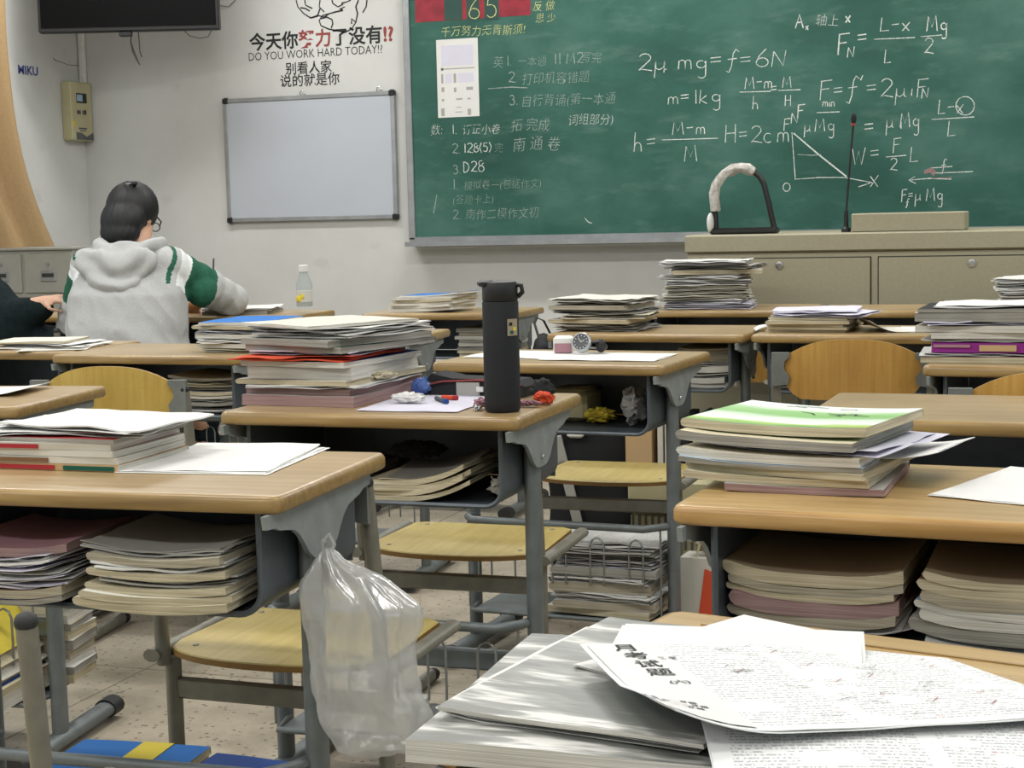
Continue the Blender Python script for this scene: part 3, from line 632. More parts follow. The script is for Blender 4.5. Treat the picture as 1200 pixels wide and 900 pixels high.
# ------------------------------------------------------------------ desks
ML = {}
def cached(key, fn):
    if key not in ML: ML[key] = fn()
    return ML[key]
def put(name, me, parent, loc=(0, 0, 0), rot=(0, 0, 0), scale=None):
    o = bpy.data.objects.new(name, me); COL.objects.link(o); o.parent = parent; o.location = loc; o.rotation_euler = rot
    if scale: o.scale = scale
    return o
def slab(w, d, t, rc=.02, re=.007, wear=0):
    mb = MB(); rings = []
    def outline(ins):
        pts = []; a, b = w/2-ins, d/2-ins; rr = max(.004, rc-ins)
        for cx_, cy_, a0 in ((a-rr, b-rr, 0), (-a+rr, b-rr, 90), (-a+rr, -b+rr, 180), (a-rr, -b+rr, 270)):
            for k in range(6): q = R(a0+90*k/5); pts.append((cx_+rr*math.cos(q), cy_+rr*math.sin(q)))
        return pts
    levels = [(0, re*.7), (re*.35, re*.2), (re*.8, 0), (t-re, 0), (t-re*.4, re*.35), (t-re*.08, re*.75), (t, re*1.6)]
    for z, ins in levels: rings.append([(x, y, z) for x, y in outline(ins)])
    n = 24; vs = [v for r_ in rings for v in r_]; fs = [tuple(range(n-1, -1, -1)), tuple(range((len(levels)-1)*n, len(levels)*n))]; mi = [1, 0]
    for k in range(len(levels)-1):
        for i in range(n): j = (i+1) % n; fs.append((k*n+i, k*n+j, (k+1)*n+j, (k+1)*n+i)); mi.append(0 if k == len(levels)-2 else 1)
    return mb.add(vs, fs, mi)
def gusset():
    top = .185; pts = [(-top, 0), (top, 0), (top*.98, -.018)]
    half = [(.155, -.020), (.14, -.026), (.115, -.030), (.095, -.034), (.078, -.044), (.064, -.058), (.05, -.074), (.03, -.086), (.012, -.088)]
    poly = [(-top, 0)]+[(-y, z) for y, z in [(top*.98, -.018)]+half]+[(y, z) for y, z in half[::-1]]+[(top*.98, -.018), (top, 0)]
    return MB().prism(poly, -.0035, .0035, 'x').data('bracket', 'steel_light', 0)
def tray_shell(back):
    w, h, r_ = .255, .145, .035; t = .004
    def prof(o):
        p = [(-w+o, 0)]; 
        for k in range(7): q = R(180+90*k/6); p.append((-w+r_+(r_-o)*math.cos(q), -h+r_+(r_-o)*math.sin(q)))
        for k in range(7): q = R(270+90*k/6); p.append((w-r_+(r_-o)*math.cos(q), -h+r_+(r_-o)*math.sin(q)))
        p.append((w-o, 0)); return p
    a, b = prof(0), prof(t); n = len(a); mb = MB(); y0, y1 = -.165, .165
    vs = [(x, y0, z) for x, z in a]+[(x, y0, z) for x, z in b]+[(x, y1, z) for x, z in a]+[(x, y1, z) for x, z in b]
    fs = []
    for i in range(n-1): fs += [(i, i+1, 2*n+i+1, 2*n+i), (n+i, 3*n+i, 3*n+i+1, n+i+1), (i, n+i, n+i+1, i+1), (2*n+i, 2*n+i+1, 3*n+i+1, 3*n+i)]
    fs += [(0, 2*n, 3*n, n), (n-1, 2*n-1, 4*n-1, 3*n-1)]
    mb.add(vs, fs)
    mid = [((p[0]+q[0])/2, y0, (p[1]+q[1])/2) for p, q in zip(a, b)]; mb.tube(mid, .0048, 6)
    if back: mb.box((0, .162, -.07), (2*w-.01, .003, .138))  # back sheet, on some desks added to darken the tray inside
    return mb
def leg_mb(): return MB().tube([(0, 0, .03), (0, 0, .72)], .027, 14, flat=.52, upv=Vector((1, 0, 0)))
def desk(fx, fy, rot, label, warm=False, back=True, basket=True, h=.76, detail=True, railz=.36):
    rz = R(rot); c = Vector((fx, fy, 0)) + Matrix.Rotation(rz, 3, 'Z') @ Vector((.3, .2, 0))
    t = thing('student_desk', c, rz, label, 'desk', 'wooden topped student desks in rows')
    put('tabletop', cached(('slab', warm), lambda: slab(.6, .4, .024).data('tabletop', ['wood_warm', 'edge_warm'] if warm else ['wood', 'edge'], 50)), t, (0, 0, h-.024))
    top = h-.024
    for s in (-1, 1):
        put('bracket', cached('gus', gusset), t, (s*.283, -.03, top))
        put('leg', cached('leg', lambda: leg_mb().data('leg', 'steel', 60)), t, (s*.268, -.035, 0), scale=(1, 1, h/.76))
        f = put('foot', cached('foot', lambda: MB().tube([(0, -.2, 0), (0, .2, 0)], .024, 12, flat=.7, upv=Vector((0, 0, 1))).data('foot', 'steel', 60)), t, (s*.268, -.01, .028))
        for q in (-1, 1): put('rubber_cap', cached('cap', lambda: MB().tube([(0, -.022, 0), (0, .022, 0)], .027, 12, flat=.8, upv=Vector((0, 0, 1))).data('rubber_cap', 'rubber', 60)), f, (0, q*.2, 0))
        put('bolt', cached('bolt', lambda: MB().ball((0, 0, 0), (.003, .005, .005), 8, 6).data('bolt', 'chrome', 60)), t, (s*.288, -.03, top-.07))
    put('crossbar', cached('cross', lambda: MB().box((0, 0, 0), (.51, .02, .04), bev=.004).data('crossbar', 'steel', 40)), t, (0, .0, .26))
    put('tray', cached(('tray', back), lambda: tray_shell(back).data('tray', 'tray', 35)), t, (0, 0, top))
    if basket:
        bk = thing('basket', (0, 0, 0)); bk.parent = t
        rail = [(-.26, -.03, railz-.01), (-.255, -.1, railz), (-.225, -.135, railz), (.225, -.135, railz), (.255, -.1, railz), (.26, -.03, railz-.01)]
        put('rail', cached(('rail', railz), lambda: MB().tube(rail, .0095, 8).data('rail', 'steel', 60)), bk)
        z0 = railz-.235
        lo = [(-.26, -.03, z0), (-.24, -.12, z0), (.24, -.12, z0), (.26, -.03, z0)]
        put('lower_rail', cached(('lrail', railz), lambda: MB().tube(lo, .006, 8).box((0, .0, z0-.004), (.49, .24, .004)).data('lower_rail', 'steel', 60)), bk)
        for k in range(5):
            x = -.2+.1*k
            put('wire_loop', cached('loop', lambda: MB().tube([(-.018, 0, -.12), (-.018, 0, -.02), (-.012, 0, -.006), (0, 0, 0), (.012, 0, -.006), (.018, 0, -.02), (.018, 0, -.12)], .0026, 6).data('wire_loop', 'wire', 60)), bk, (x, -.122, railz-.03))
        for k in range(1):
            for s in (-1, 1): put('side_wire', cached('sw', lambda: MB().tube([(0, 0, -.23), (0, 0, 0)], .0026, 6).data('side_wire', 'wire', 60)), bk, (s*.255, -.1+.035*k, railz))
    return t
DK = {}
DK['A'] = desk(-1.569, 1.796, 3.0, 'nearest left desk, a clear plastic bag hanging from its right leg')
DK['C'] = desk(-1.523, 2.636, 0.3, 'desk under the tall black flask and the tallest book pile')
DK['D'] = desk(-1.498, 3.632, -3.9, 'middle desk holding the wristwatch on a white paper')
DK['E'] = desk(-.465, 1.878, -3.9, 'right desk with the green-covered book on its near left corner', warm=True, basket=False)
DK['F'] = desk(-.447, 2.722, -1.8, 'bare-topped desk behind the green-covered book pile at the right')
DK['B'] = desk(-2.575, 2.572, 7.0, 'left-edge desk with worn rounded corner and papers on its top')
DK['H'] = desk(-2.68, 3.741, 0, 'desk directly behind the rounded chair back at the left')
DK['H2'] = desk(-3.29, 3.83, 0, 'desk with scattered white papers at the left edge, before the dark-clothed person')
DK['I'] = desk(-2.44, 4.29, 5, 'desk mostly hidden behind the tallest book pile')
DK['K'] = desk(-2.53, 5.46, 0, 'front-row desk carrying the booklets with a blue cover')
DK['L'] = desk(-1.495, 4.534, -2.2, 'desk behind the wristwatch desk, ruffled papers on its left end')
DK['M'] = desk(-.878, 4.525, -2, 'desk in front of the lectern doors, behind the wide chair back')
DK['O'] = desk(-1.484, 5.60, 0, 'front-row desk under the ruffled paper pile beside the lectern')
DK['P'] = desk(-.86, 5.56, 0, 'front-row desk pushed close below the lectern doors')
DK['Q'] = desk(-.325, 3.66, -5, 'desk under the pile holding a thick purple-spined book')
DK['R'] = desk(-.24, 5.60, 0, 'front-row desk at the right edge of the picture')
DK['J'] = desk(-3.35, 5.32, 0, 'front-row desk at which the student in the grey hoodie writes')
zr = R(-13)
zc = Vector((-.345, 1.40, 0)) + Matrix.Rotation(zr, 3, 'Z') @ Vector((.3, -.2, 0))
ZT = .756
fxy = zc - Matrix.Rotation(zr, 3, 'Z') @ Vector((.3, .2, 0))
DK['Z'] = desk(fxy.x, fxy.y, -13, 'nearest desk, its orange wood almost buried under exam papers', warm=True, basket=False, h=ZT)
for g in DK.values(): pass
MB().box((0, .158, ZT+.0005), (.5, .004, .0012)).obj('pen_groove', 'edge', DK['Z'], 0)

# ------------------------------------------------------------------ chairs
def seat_mb():
    pts = [(.198, .05)]+[(.198*math.cos(R(a))*1., .05-.105*math.sin(R(a))**.8) for a in range(8, 173, 11)]+[(-.198, .05), (-.19, .27), (-.17, .285), (.17, .285), (.19, .27)]
    mb = MB(); n = len(pts); t = .012
    vs = [(x, y, -t) for x, y in pts]+[(x, y, -.002) for x, y in pts]+[(x*.985, (y-.1)*.985+.1, 0) for x, y in pts]
    fs = [tuple(range(n)), tuple(range(2*n, 3*n))]; mi = [1, 0]
    for k in range(2):
        for i in range(n): j = (i+1) % n; fs.append((k*n+i, k*n+j, (k+1)*n+j, (k+1)*n+i)); mi.append(1-k if k else 1)
    return mb.add(vs, fs, mi)
def back_mb():
    top = [(x/1000, .047*(1-(abs(x)/172)**2.6)+.0) for x in range(-172, 173, 43)]
    bot = [(.165, -.085), (.14, -.104), (.06, -.108), (-.06, -.108), (-.14, -.104), (-.165, -.085)]
    top = [(-.172, -.005)]+top[1:-1]+[(.172, -.005)]
    pts = top+bot; mb = MB(); n = len(pts)
    def cv(x): return -.022*(1-(x/.172)**2)
    # strips between upper and lower edges
    xs = [i/16*.344-.172 for i in range(17)]
    def up_(x): return .047*max(0, 1-(abs(x)/.1725)**2.6)
    def lo_(x): return -.108+.04*max(0, (abs(x)-.12)/.052)**2
    vs = []
    for y in (-.0055, .0055):
        for zf in (0, 1):
            for x in xs: vs.append((x, cv(x)+y, up_(x) if zf else lo_(x)))
    m = 17; fs = []; mi = []
    for i in range(16):
        for q, mm in (((i, i+1, m+i+1, m+i), 0), ((2*m+i, 3*m+i, 3*m+i+1, 2*m+i+1), 0), ((m+i, m+i+1, 3*m+i+1, 3*m+i), 1), ((i, 2*m+i, 2*m+i+1, i+1), 1)): fs.append(q); mi.append(mm)
    fs += [(0, m, 3*m, 2*m), (m-1, 3*m-1, 4*m-1, 2*m-1)]; mi += [1, 1]
    return mb.add(vs, fs, mi)
def hold_mb():
    poly = [(-.012, -.075), (.03, -.07), (.034, -.05), (.02, -.03), (.022, -.01), (.034, .0), (.034, .012), (-.012, .012)]
    return MB().prism(poly, -.008, .006, 'y')
def chair(x, y, rot, label, cap=.735, plate=True, pale=False, seat=.41, hw=.2):
    t = thing('school_chair', (x, y, 0), R(rot), label, 'chair', 'steel framed plywood student chairs')
    put('seat', cached('seat', lambda: seat_mb().data('seat', ['seat', 'seat_edge'], 30)), t, (0, 0, seat))
    for sx in (-.15, .15):
        for sy in (.02, .25): put('seat_bolt', cached('sb', lambda: MB().ball((0, 0, 0), (.006, .006, .0015), 8, 6).data('seat_bolt', 'chair_steel', 60)), t, (sx, sy, seat+.0005))
    for s in (-1, 1):
        put('seat_rail', cached('rail_c', lambda: MB().tube([(0, -.02, 0), (0, .1, 0), (0, .28, .003)], .016, 10, flat=.7, upv=Vector((0, 0, 1))).data('seat_rail', 'chair_steel', 60)), t, (s*(hw+.012), 0, seat-.012))
        put('leg', cached('cleg', lambda: MB().tube([(0, 0, .39), (0, 0, .1), (0, .012, .05), (0, .04, .022), (0, .09, .018), (0, .34, .018)], .0165, 10, flat=.8).data('leg', 'chair_steel', 60)), t, (s*(hw-.005), .02, 0), scale=(1, 1, seat/.41))
        put('foot_cap', cached('fcap', lambda: MB().ball((0, 0, 0), (.018, .02, .016), 10, 6).data('foot_cap', 'rubber', 60)), t, (s*(hw-.005), .37, .018))
        L = cap-seat
        put('post', cached(('post', round(L, 3)), lambda: MB().tube([(0, .0, -.03), (0, -.012, L*.4), (0, -.04, L-.015)], .0125, 12).data('post', 'chair_steel', 60)), t, (s*hw, 0, seat))
        put('post_cap', cached('pcap', lambda: MB().ball((0, 0, 0), (.0135, .0135, .012), 12, 8).data('post_cap', 'rubber', 60)), t, (s*hw, -.041, cap-.012))
        if plate: put('backrest_bracket', cached('hold%d' % s, lambda: hold_mb().data('backrest_bracket', 'chair_plate', 0)), t, (s*(hw-.004), -.047, cap+.0), (0, 0, 0 if s < 0 else PI))
    put('stretcher', cached('str', lambda: MB().box((0, 0, 0), (.4, .016, .036), bev=.004).data('stretcher', 'chair_steel', 40)), t, (0, .02, seat-.075))
    if plate: put('backrest', cached(('bk', pale), lambda: back_mb().data('backrest', ['back_pale' if pale else 'back', 'seat_edge'], 50)), t, (0, -.035, cap))
    return t
chair(-1.275, 1.395, 22, 'nearest chair, only its black-capped post showing at the left edge', cap=.70, plate=False)
chair(-1.238, 2.28, 0, 'yellow-seated chair half hidden by the hanging plastic bag', cap=.72)
chair(-1.252, 3.12, 1, 'yellow-seated chair behind the leg of the desk with the black flask', cap=.665)
chair(-1.185, 4.07, 0, 'yellow-seated chair under the wristwatch desk', cap=.665)
chair(-.535, 4.14, 1, 'chair with wide arched orange plywood back facing the lectern', cap=.737, hw=.195)
chair(-.03, 3.30, 2, 'chair whose arched back just rises at the right edge', cap=.745)
chair(-2.27, 3.44, 7, 'chair with pale yellow rounded back at the left', cap=.72, pale=True)
chair(-1.02, 5.06, 0, 'chair with a scrap of yellow seat seen below the front row', cap=.68)
chair(-3.31, 5.0, 3, 'chair under the student in the grey hoodie', cap=.745, plate=False)
chair(-4.08, 4.95, 0, 'chair under the dark-clothed person at the left edge', cap=.70, plate=False)

# ------------------------------------------------------------------ paper things
def nz(x, y, s, f=9.): return noise.noise(Vector((x*f+s*7.3, y*f-s*3.1, s*1.7)))
def block(w, d, t, cover='offwhite', page='g_white', fold=0, bend=None, seed=0, spine='', nx=10, ny=6, covert=None, ruf=.0):
    """a booklet: cover skins around page edges. fold=1: spine rounded at -x. spine 'f': spine colour faces -y"""
    mb = MB(); rows = []
    bend = bend or (lambda x, y: 0.)
    for j in range(ny+1):
        y = -d/2+d*j/ny; sec = []; tag_ = []
        for i in range(nx+1): x = -w/2+w*i/nx; sec.append((x, 0.)); tag_.append('c')
        for k in (1, 2): sec.append((w/2-.002*math.sin(PI*k/3), t*k/3)); tag_.append('p')
        for i in range(nx, -1, -1): x = -w/2+w*i/nx; sec.append((x, t)); tag_.append('c')
        if fold:
            for k in (1, 2, 3): q = PI*k/4; sec.append((-w/2-t*.5*math.sin(q), t/2+t/2*math.cos(q))); tag_.append('f')
        else:
            for k in (1, 2): sec.append((-w/2+.001*math.sin(PI*k/3), t*(3-k)/3)); tag_.append('q')
        for k, (x, z) in enumerate(sec):
            e = max(abs(x)/(w/2), abs(y)/(d/2))
            dz = ruf*nz(x, y, seed, 12)*e*e
            sec[k] = (x+.0015*nz(y, z*20, seed), y+.0015*nz(x, z*30, seed+3), max(0, z+dz*(z > .0001)) + bend(x, y))
        rows.append(sec)
    n = len(rows[0]); vs = [v for s_ in rows for v in s_]; fs = []; mi = []
    cx = nx+1
    for j in range(ny):
        for k in range(n):
            l = (k+1) % n; fs.append((j*n+k, j*n+l, (j+1)*n+l, (j+1)*n+k))
            if k < nx or (nx+3 <= k < 2*nx+3): mi.append(0)
            elif k < nx+3: mi.append(1)
            else: mi.append(0 if (fold or spine == 'l') else 1)
    for j in (0, ny):
        o = j*n
        for i in range(nx):
            a, b = i, i+1; c, e = 2*nx+3-i-1, 2*nx+3-i
            fs.append((o+a, o+b, o+c+0, o+e+0)); mi.append(0 if (spine == 'f' and j == 0) else 1)
        fs.append((o+nx, o+nx+1, o+nx+2, o+nx+3)); mi.append(1)
        if fold: fs.append((o+2*nx+3, o+2*nx+4, o+2*nx+5, o+2*nx+6, o)); mi.append(1)
        else: fs.append((o+2*nx+3, o+2*nx+4, o+2*nx+5, o)); mi.append(1)
    mb.add(vs, fs, mi); return mb
def leaves(w, d, t, bend=None, seed=0, mats=('p_white',), nx=9, ny=6, ruf=1., flare=1., gap=.0032):
    rd = random.Random(seed); K = max(2, int(t/gap)); mb = MB(); sp = t/K; bend = bend or (lambda x, y: 0.); uv = []
    for k in range(K):
        a = R(rd.uniform(-3, 3)*ruf); ox, oy = rd.uniform(-.006, .006)*ruf, rd.uniform(-.006, .006)*ruf; s_ = seed+k*.35
        ww, dd = w*rd.uniform(.94, 1.0), d*rd.uniform(.94, 1.0); thick = min(.0009, sp*.5) if K > 2 else .0006
        if rd.random() < .25: thick = sp*.8
        base = len(mb.v); vs = []
        cs, sn = math.cos(a), math.sin(a)
        for top in (0, 1):
            for j in range(ny+1):
                for i in range(nx+1):
                    x = (i/nx-.5)*ww; y = (j/ny-.5)*dd; X = x*cs-y*sn+ox; Y = x*sn+y*cs+oy
                    e = max(abs(i/nx-.5), abs(j/ny-.5))*2
                    z = sp*k + sp*(.45+.4*nz(X, Y, s_*.5+seed, 11)) + flare*.0055*nz(X, Y, s_+9, 16)*e**3 + (thick if top else 0)
                    vs.append((X, Y, max(.0002 if not top else .0007, z)+bend(X, Y))); uv.append((i/nx*ww, j/ny*dd))
        m = (nx+1)*(ny+1); fs = []
        for j in range(ny):
            for i in range(nx):
                q = j*(nx+1)+i; fs += [(q, q+nx+1, q+nx+2, q+1), (m+q, m+q+1, m+q+nx+2, m+q+nx+1)]
        for i in range(nx): q = ny*(nx+1)+i; fs += [(i, i+1, m+i+1, m+i), (q, m+q, m+q+1, q+1)]
        for j in range(ny): q = j*(nx+1); p = q+nx; fs += [(q, m+q, m+q+nx+1, q+nx+1), (p, p+nx+1, m+p+nx+1, m+p)]
        mb.add(vs, fs, rd.randrange(len(mats)))
    mb.uv = uv; return mb
ORD = ['lowest', 'second from the bottom', 'third from the bottom', 'fourth from the bottom', 'fifth from the bottom', 'sixth from the bottom', 'seventh from the bottom', 'eighth from the bottom', 'ninth from the bottom', 'tenth from the bottom', 'eleventh from the bottom']
def ordn(i, n):
    if i == n-1: return 'topmost'
    if i == n-2: return 'second from the top'
    if i == n-3 and n > 5: return 'third from the top'
    return ORD[min(i, len(ORD)-1)]
WORD = dict(white='white', offwhite='off-white', cream='cream', news='newsprint-coloured', grey='grey', lilac='pale', kraft='kraft-brown', pink='dusky pink', blue='blue', navy='navy', red='red', orange='orange', green='green', darkgreen='dark green', purple='purple', yellow='yellow', lime='light green', black='black', skyblue='light blue', brown='brown', tan='tan', print='printed', print_grey='grey printed', print_blue='handwritten', print_exam='printed exam')
def mm(c): return c if c.startswith('print') else 'p_'+c
def pile(px, py, pz, rot, where, layers, bend=None, seed=1, tilt=0.):
    """layers: (kind, t, w, d, dx, dy, dr, colour[, page or extra]) from the bottom up; each becomes a thing of its own"""
    z = pz; n = len(layers); rz = R(rot)
    for i, L in enumerate(layers):
        kind, t, w, d, dx, dy, dr, colr = L[:8]; page = L[8] if len(L) > 8 else 'g_white'
        b = (lambda f: (lambda x, y, dx=dx, dy=dy: f(x+dx, y+dy)))(bend) if bend else None
        s_ = seed*13+i*2.7
        if kind in 'bfs':
            mb = block(w, d, t, fold=(kind == 'f'), bend=b, seed=s_, spine='f' if kind == 's' else '', ruf=.0 if kind == 's' else .002)
            o = mb.obj('booklet' if t < .016 else 'book', [mm(colr.split(',')[0]), page], None, 35); cat = 'booklet' if t < .016 else 'book'
            noun = 'book' if t >= .016 else 'booklet'
        else:
            mb = leaves(w, d, t, b, int(s_*10), [mm(c) for c in colr.split(',')], ruf=1. if t > .004 else .3, flare=1. if t > .004 else .5)
            o = mb.obj('paper_bundle' if t > .004 else 'paper_sheet', [mm(c) for c in colr.split(',')], None, 35); cat = 'papers' if t > .004 else 'paper'
            noun = 'papers' if t > .004 else 'loose sheet'
        o.location = Vector((px, py, z)) + Matrix.Rotation(rz, 3, 'Z') @ Vector((dx, dy, 0)); o.rotation_euler = (0, 0, rz+R(dr))
        tag(o, '%s %s, %s %s' % (WORD[colr.split(',')[0]], noun, ordn(i, n), where), cat, 'books and papers '+where)
        z += t+.0006
    return z
def spine_print(x0, x1, z0, z1, mat, parent, d, name='spine_print'):
    return MB().box(((x0+x1)/2, -d/2-.0016, (z0+z1)/2), (x1-x0, .0012, z1-z0)).obj(name, mat, parent, 0)
def byl(t_): return [o for o in bpy.data.objects if o.get('label') == t_][0]
def auto(total, w, d, seed, kinds='bpf', cols=('white', 'offwhite', 'cream', 'news', 'grey'), pg=('g_white', 'g_cream', 'g_news', 'g_grey'), tr=(.007, .014), jit=.01, dr=4.):
    rd = random.Random(seed); out = []; h = 0
    while h < total-.003:
        t = min(rd.uniform(*tr), total-h) if total-h > tr[0] else max(.005, total-h); h += t
        out.append((rd.choice(kinds), t, w*rd.uniform(.92, 1.02), d*rd.uniform(.92, 1.02), rd.uniform(-jit, jit), rd.uniform(-jit, jit), rd.uniform(-dr, dr), rd.choice(cols), rd.choice(pg)))
    return out
def on_desk(k, z=.7602): return DK[k]
def sheet(cx_, cy_, z, rot, w, d, mat, label, bend=None, seed=0, name='paper_sheet', cat='paper', t=.0007):
    mb = leaves(w, d, .0016, bend, seed, [mat], nx=14, ny=10, ruf=0., flare=.25, gap=.0008)
    # keep only the first leaf for a single sheet
    o = mb.obj(name, mat, None, 60); o.location = (cx_, cy_, z); o.rotation_euler = (0, 0, R(rot)); tag(o, label, cat); return o
# A: books with papers on top at the left
W1 = 'of the pile on the nearest left desk'
pile(-1.437, 2.06, .7605, 1, W1, [('s', .010, .275, .20, 0, 0, 0, 'tan', 'g_white'), ('s', .0095, .27, .20, -.002, 0, 1, 'offwhite', 'g_white'), ('s', .009, .268, .20, -.004, .002, -1, 'offwhite', 'g_white'),
     ('s', .010, .26, .20, -.008, .0, 1, 'offwhite', 'g_white'), ('b', .006, .27, .2, .0, .005, -2, 'red', 'g_grey'), ('p', .008, .275, .20, .015, .01, 3, 'white,print'), ('p', .006, .27, .19, .045, .01, -7, 'white,print_blue')], seed=3)
for i, (z, x0, x1, c) in enumerate([(.7655, -1.36, -1.305, 'p_darkgreen'), (.7655, -1.47, -1.37, 'p_red'), (.7655, -1.56, -1.48, 'p_green')]): pass
for lb, (x0, x1, c) in (('tan booklet, lowest '+W1, (.045, .13, 'darkgreen')), ('tan booklet, lowest '+W1, (-.135, .03, 'red')), ('off-white booklet, second from the bottom '+W1, (-.13, .02, 'brown')), ('off-white booklet, third from the bottom '+W1, (-.13, -.09, 'black')), ('off-white booklet, fourth from the bottom '+W1, (-.09, .01, 'red'))):
    spine_print(x0, x1, .0015, .0078, 'p_'+c, byl(lb), .2)
sheet(-1.2, 2.1, .7605, 6, .235, .265, 'print', 'single white sheet lying alone on the nearest left desk', seed=5)
sheet(-1.196, 2.104, .7622, 8.5, .215, .255, 'p_white', 'white sheet on top of another at the right of the nearest left desk', lambda x, y: .004*max(0, y/.13)**2, seed=6)
# C: tallest pile
W2 = 'of the tallest pile beside the black flask'
pile(-1.40, 2.89, .7605, -4, W2, [('b', .020, .245, .30, .0, .0, 1, 'grey', 'g_pink'), ('b', .012, .235, .29, .0, .01, -2, 'cream', 'g_pink'), ('p', .006, .245, .30, .005, -.005, 3, 'white'), ('f', .010, .25, .31, -.005, .01, -3, 'offwhite', 'g_cream'),
     ('b', .024, .23, .29, -.002, .01, 1, 'red', 'g_white'), ('b', .010, .24, .29, .0, .0, -4, 'navy', 'g_white'), ('p', .010, .25, .29, -.02, -.018, 5, 'orange'), ('p', .006, .24, .30, .01, .01, -6, 'lilac'),
     ('b', .012, .25, .29, .015, .01, -12, 'darkgreen', 'g_grey'), ('b', .012, .245, .29, .01, .0, -16, 'grey', 'g_grey'), ('p', .010, .25, .28, .02, .01, -9, 'white,grey'), ('p', .010, .26, .27, .01, .015, -20, 'white,print_grey'), ('b', .006, .23, .27, -.005, .0, -24, 'offwhite', 'g_white')], seed=9)
sheet(-1.165, 2.83, .7607, 2, .21, .297, 'p_lilac', 'white sheet under the crumpled tissue beside the flask', seed=12)
# D
sheet(-1.09, 3.80, .7608, -3, .30, .21, 'p_white', 'white sheet on the right half of the wristwatch desk', seed=14)
sheet(-1.33, 3.84, .7608, -6, .25, .20, 'p_white', 'white sheet on the left half of the wristwatch desk', seed=15)
# H right end pile with blue top
W3 = 'of the pile left of the tallest pile'
pile(-2.17, 3.97, .7605, 0, W3, [('p', .012, .20, .27, 0, 0, 5, 'cream,white'), ('f', .012, .2, .27, .01, 0, -4, 'offwhite', 'g_white'), ('p', .013, .21, .28, 0, 0, 6, 'white,print'), ('b', .012, .2, .27, .0, 0, -3, 'grey', 'g_white'), ('p', .012, .2, .27, -.01, 0, 3, 'lilac,white'),
     ('f', .010, .2, .27, .0, 0, -8, 'offwhite', 'g_cream'), ('b', .009, .2, .26, .0, 0, 4, 'blue', 'g_white')], seed=17)
# J papers
pile(-3.06, 5.53, .7605, 10, 'of the stack under the drinking bottle', [('b', .012, .26, .2, 0, 0, 0, 'grey', 'g_grey'), ('p', .012, .28, .22, 0, 0, 6, 'white')], seed=19)
# K booklets
pile(-2.31, 5.64, .7605, -8, 'of the front-row pile with a blue cover', [('f', .012, .27, .2, .0, 0, 3, 'offwhite', 'g_white'), ('f', .010, .27, .2, .005, 0, -3, 'cream', 'g_white'), ('f', .010, .27, .2, .01, 0, 4, 'offwhite', 'g_white'), ('f', .010, .26, .2, .015, 0, -2, 'cream', 'g_cream'), ('f', .010, .26, .2, .02, .0, 5, 'offwhite', 'g_white'), ('b', .006, .25, .19, .04, 0, 0, 'blue', 'g_white')], seed=21, bend=lambda x, y: .012*max(0, (x+.1)/.25)**2)
# L
pile(-1.36, 4.74, .7605, -5, 'of the ruffled pile behind the wristwatch', auto(.085, .27, .24, 23, 'ppb', ('white', 'grey', 'white,print_grey', 'offwhite', 'news'), tr=(.009, .014), jit=.016, dr=11)+[('p', .01, .27, .24, -.01, 0, -8, 'white,offwhite')], seed=23)
# O
pile(-1.27, 5.80, .7605, 2, 'of the ruffled tower beside the lectern', [('p', .02, .32, .24, 0, -.01, 4, 'lilac,white')]+auto(.15, .32, .25, 29, 'ppf', ('white', 'grey', 'white,grey', 'cream', 'offwhite,news', 'print_grey'), tr=(.012, .02), jit=.026, dr=15), seed=29)
# M
pile(-.72, 4.73, .7605, -3, 'of the low pile before the lectern door', auto(.04, .23, .27, 31, 'ff', ('cream', 'news', 'offwhite'), ('g_cream', 'g_news'), dr=4)+[('p', .010, .27, .25, .03, -.01, -7, 'lilac,white'), ('p', .009, .25, .22, .0, .0, 6, 'lilac,print_blue')], seed=31)
sheet(-.52, 4.70, .7607, 20, .13, .2, 'p_offwhite', 'curled off-white sheet right of the low pile by the lectern', lambda x, y: .03*max(0, (-x+.02)/.08)**2, seed=33)
sheet(-.42, 4.72, .7607, -8, .16, .2, 'p_white', 'white sheet partly under the purple-spined pile at the right', seed=34)
sheet(-.86, 4.69, .7607, 15, .07, .1, 'p_white', 'small folded white paper left of the low pile by the lectern', lambda x, y: .012*(1-(x/.035)**2), seed=35)
# Q
W4 = 'of the pile with the purple spine'
pile(-.18, 3.84, .7605, -2, W4, [('b', .014, .30, .24, 0, 0, 1, 'pink', 'g_cream'), ('p', .008, .31, .25, .0, 0, 2, 'white'), ('s', .022, .27, .22, .01, -.005, 0, 'purple', 'g_white'), ('p', .008, .29, .24, 0, 0, -2, 'white,grey'), ('b', .014, .28, .23, .01, 0, 2, 'cream', 'g_white'),
     ('b', .015, .29, .24, -.01, 0, -3, 'offwhite', 'g_white'), ('p', .008, .30, .24, 0, 0, 4, 'lilac,white'), ('b', .020, .31, .24, -.005, 0, -1, 'cream', 'g_grey'), ('b', .008, .31, .24, .0, 0, 0, 'black', 'g_grey'), ('p', .008, .3, .23, .02, 0, 1, 'white')], seed=37)
for x0, x1, z0, z1, c in ((-.13, -.05, .012, .0185, 'pink'), (-.03, .05, .004, .018, 'tan'), (.07, .13, .008, .014, 'lilac')): spine_print(x0, x1, z0, z1, 'p_'+c, byl('purple book, third from the bottom '+W4), .224)
# R far right
pile(-.12, 5.8, .7605, 0, 'of the pile at the far right edge', auto(.1, .28, .24, 41, 'pp', ('white', 'grey', 'offwhite'), tr=(.014, .02), jit=.015, dr=8), seed=41)
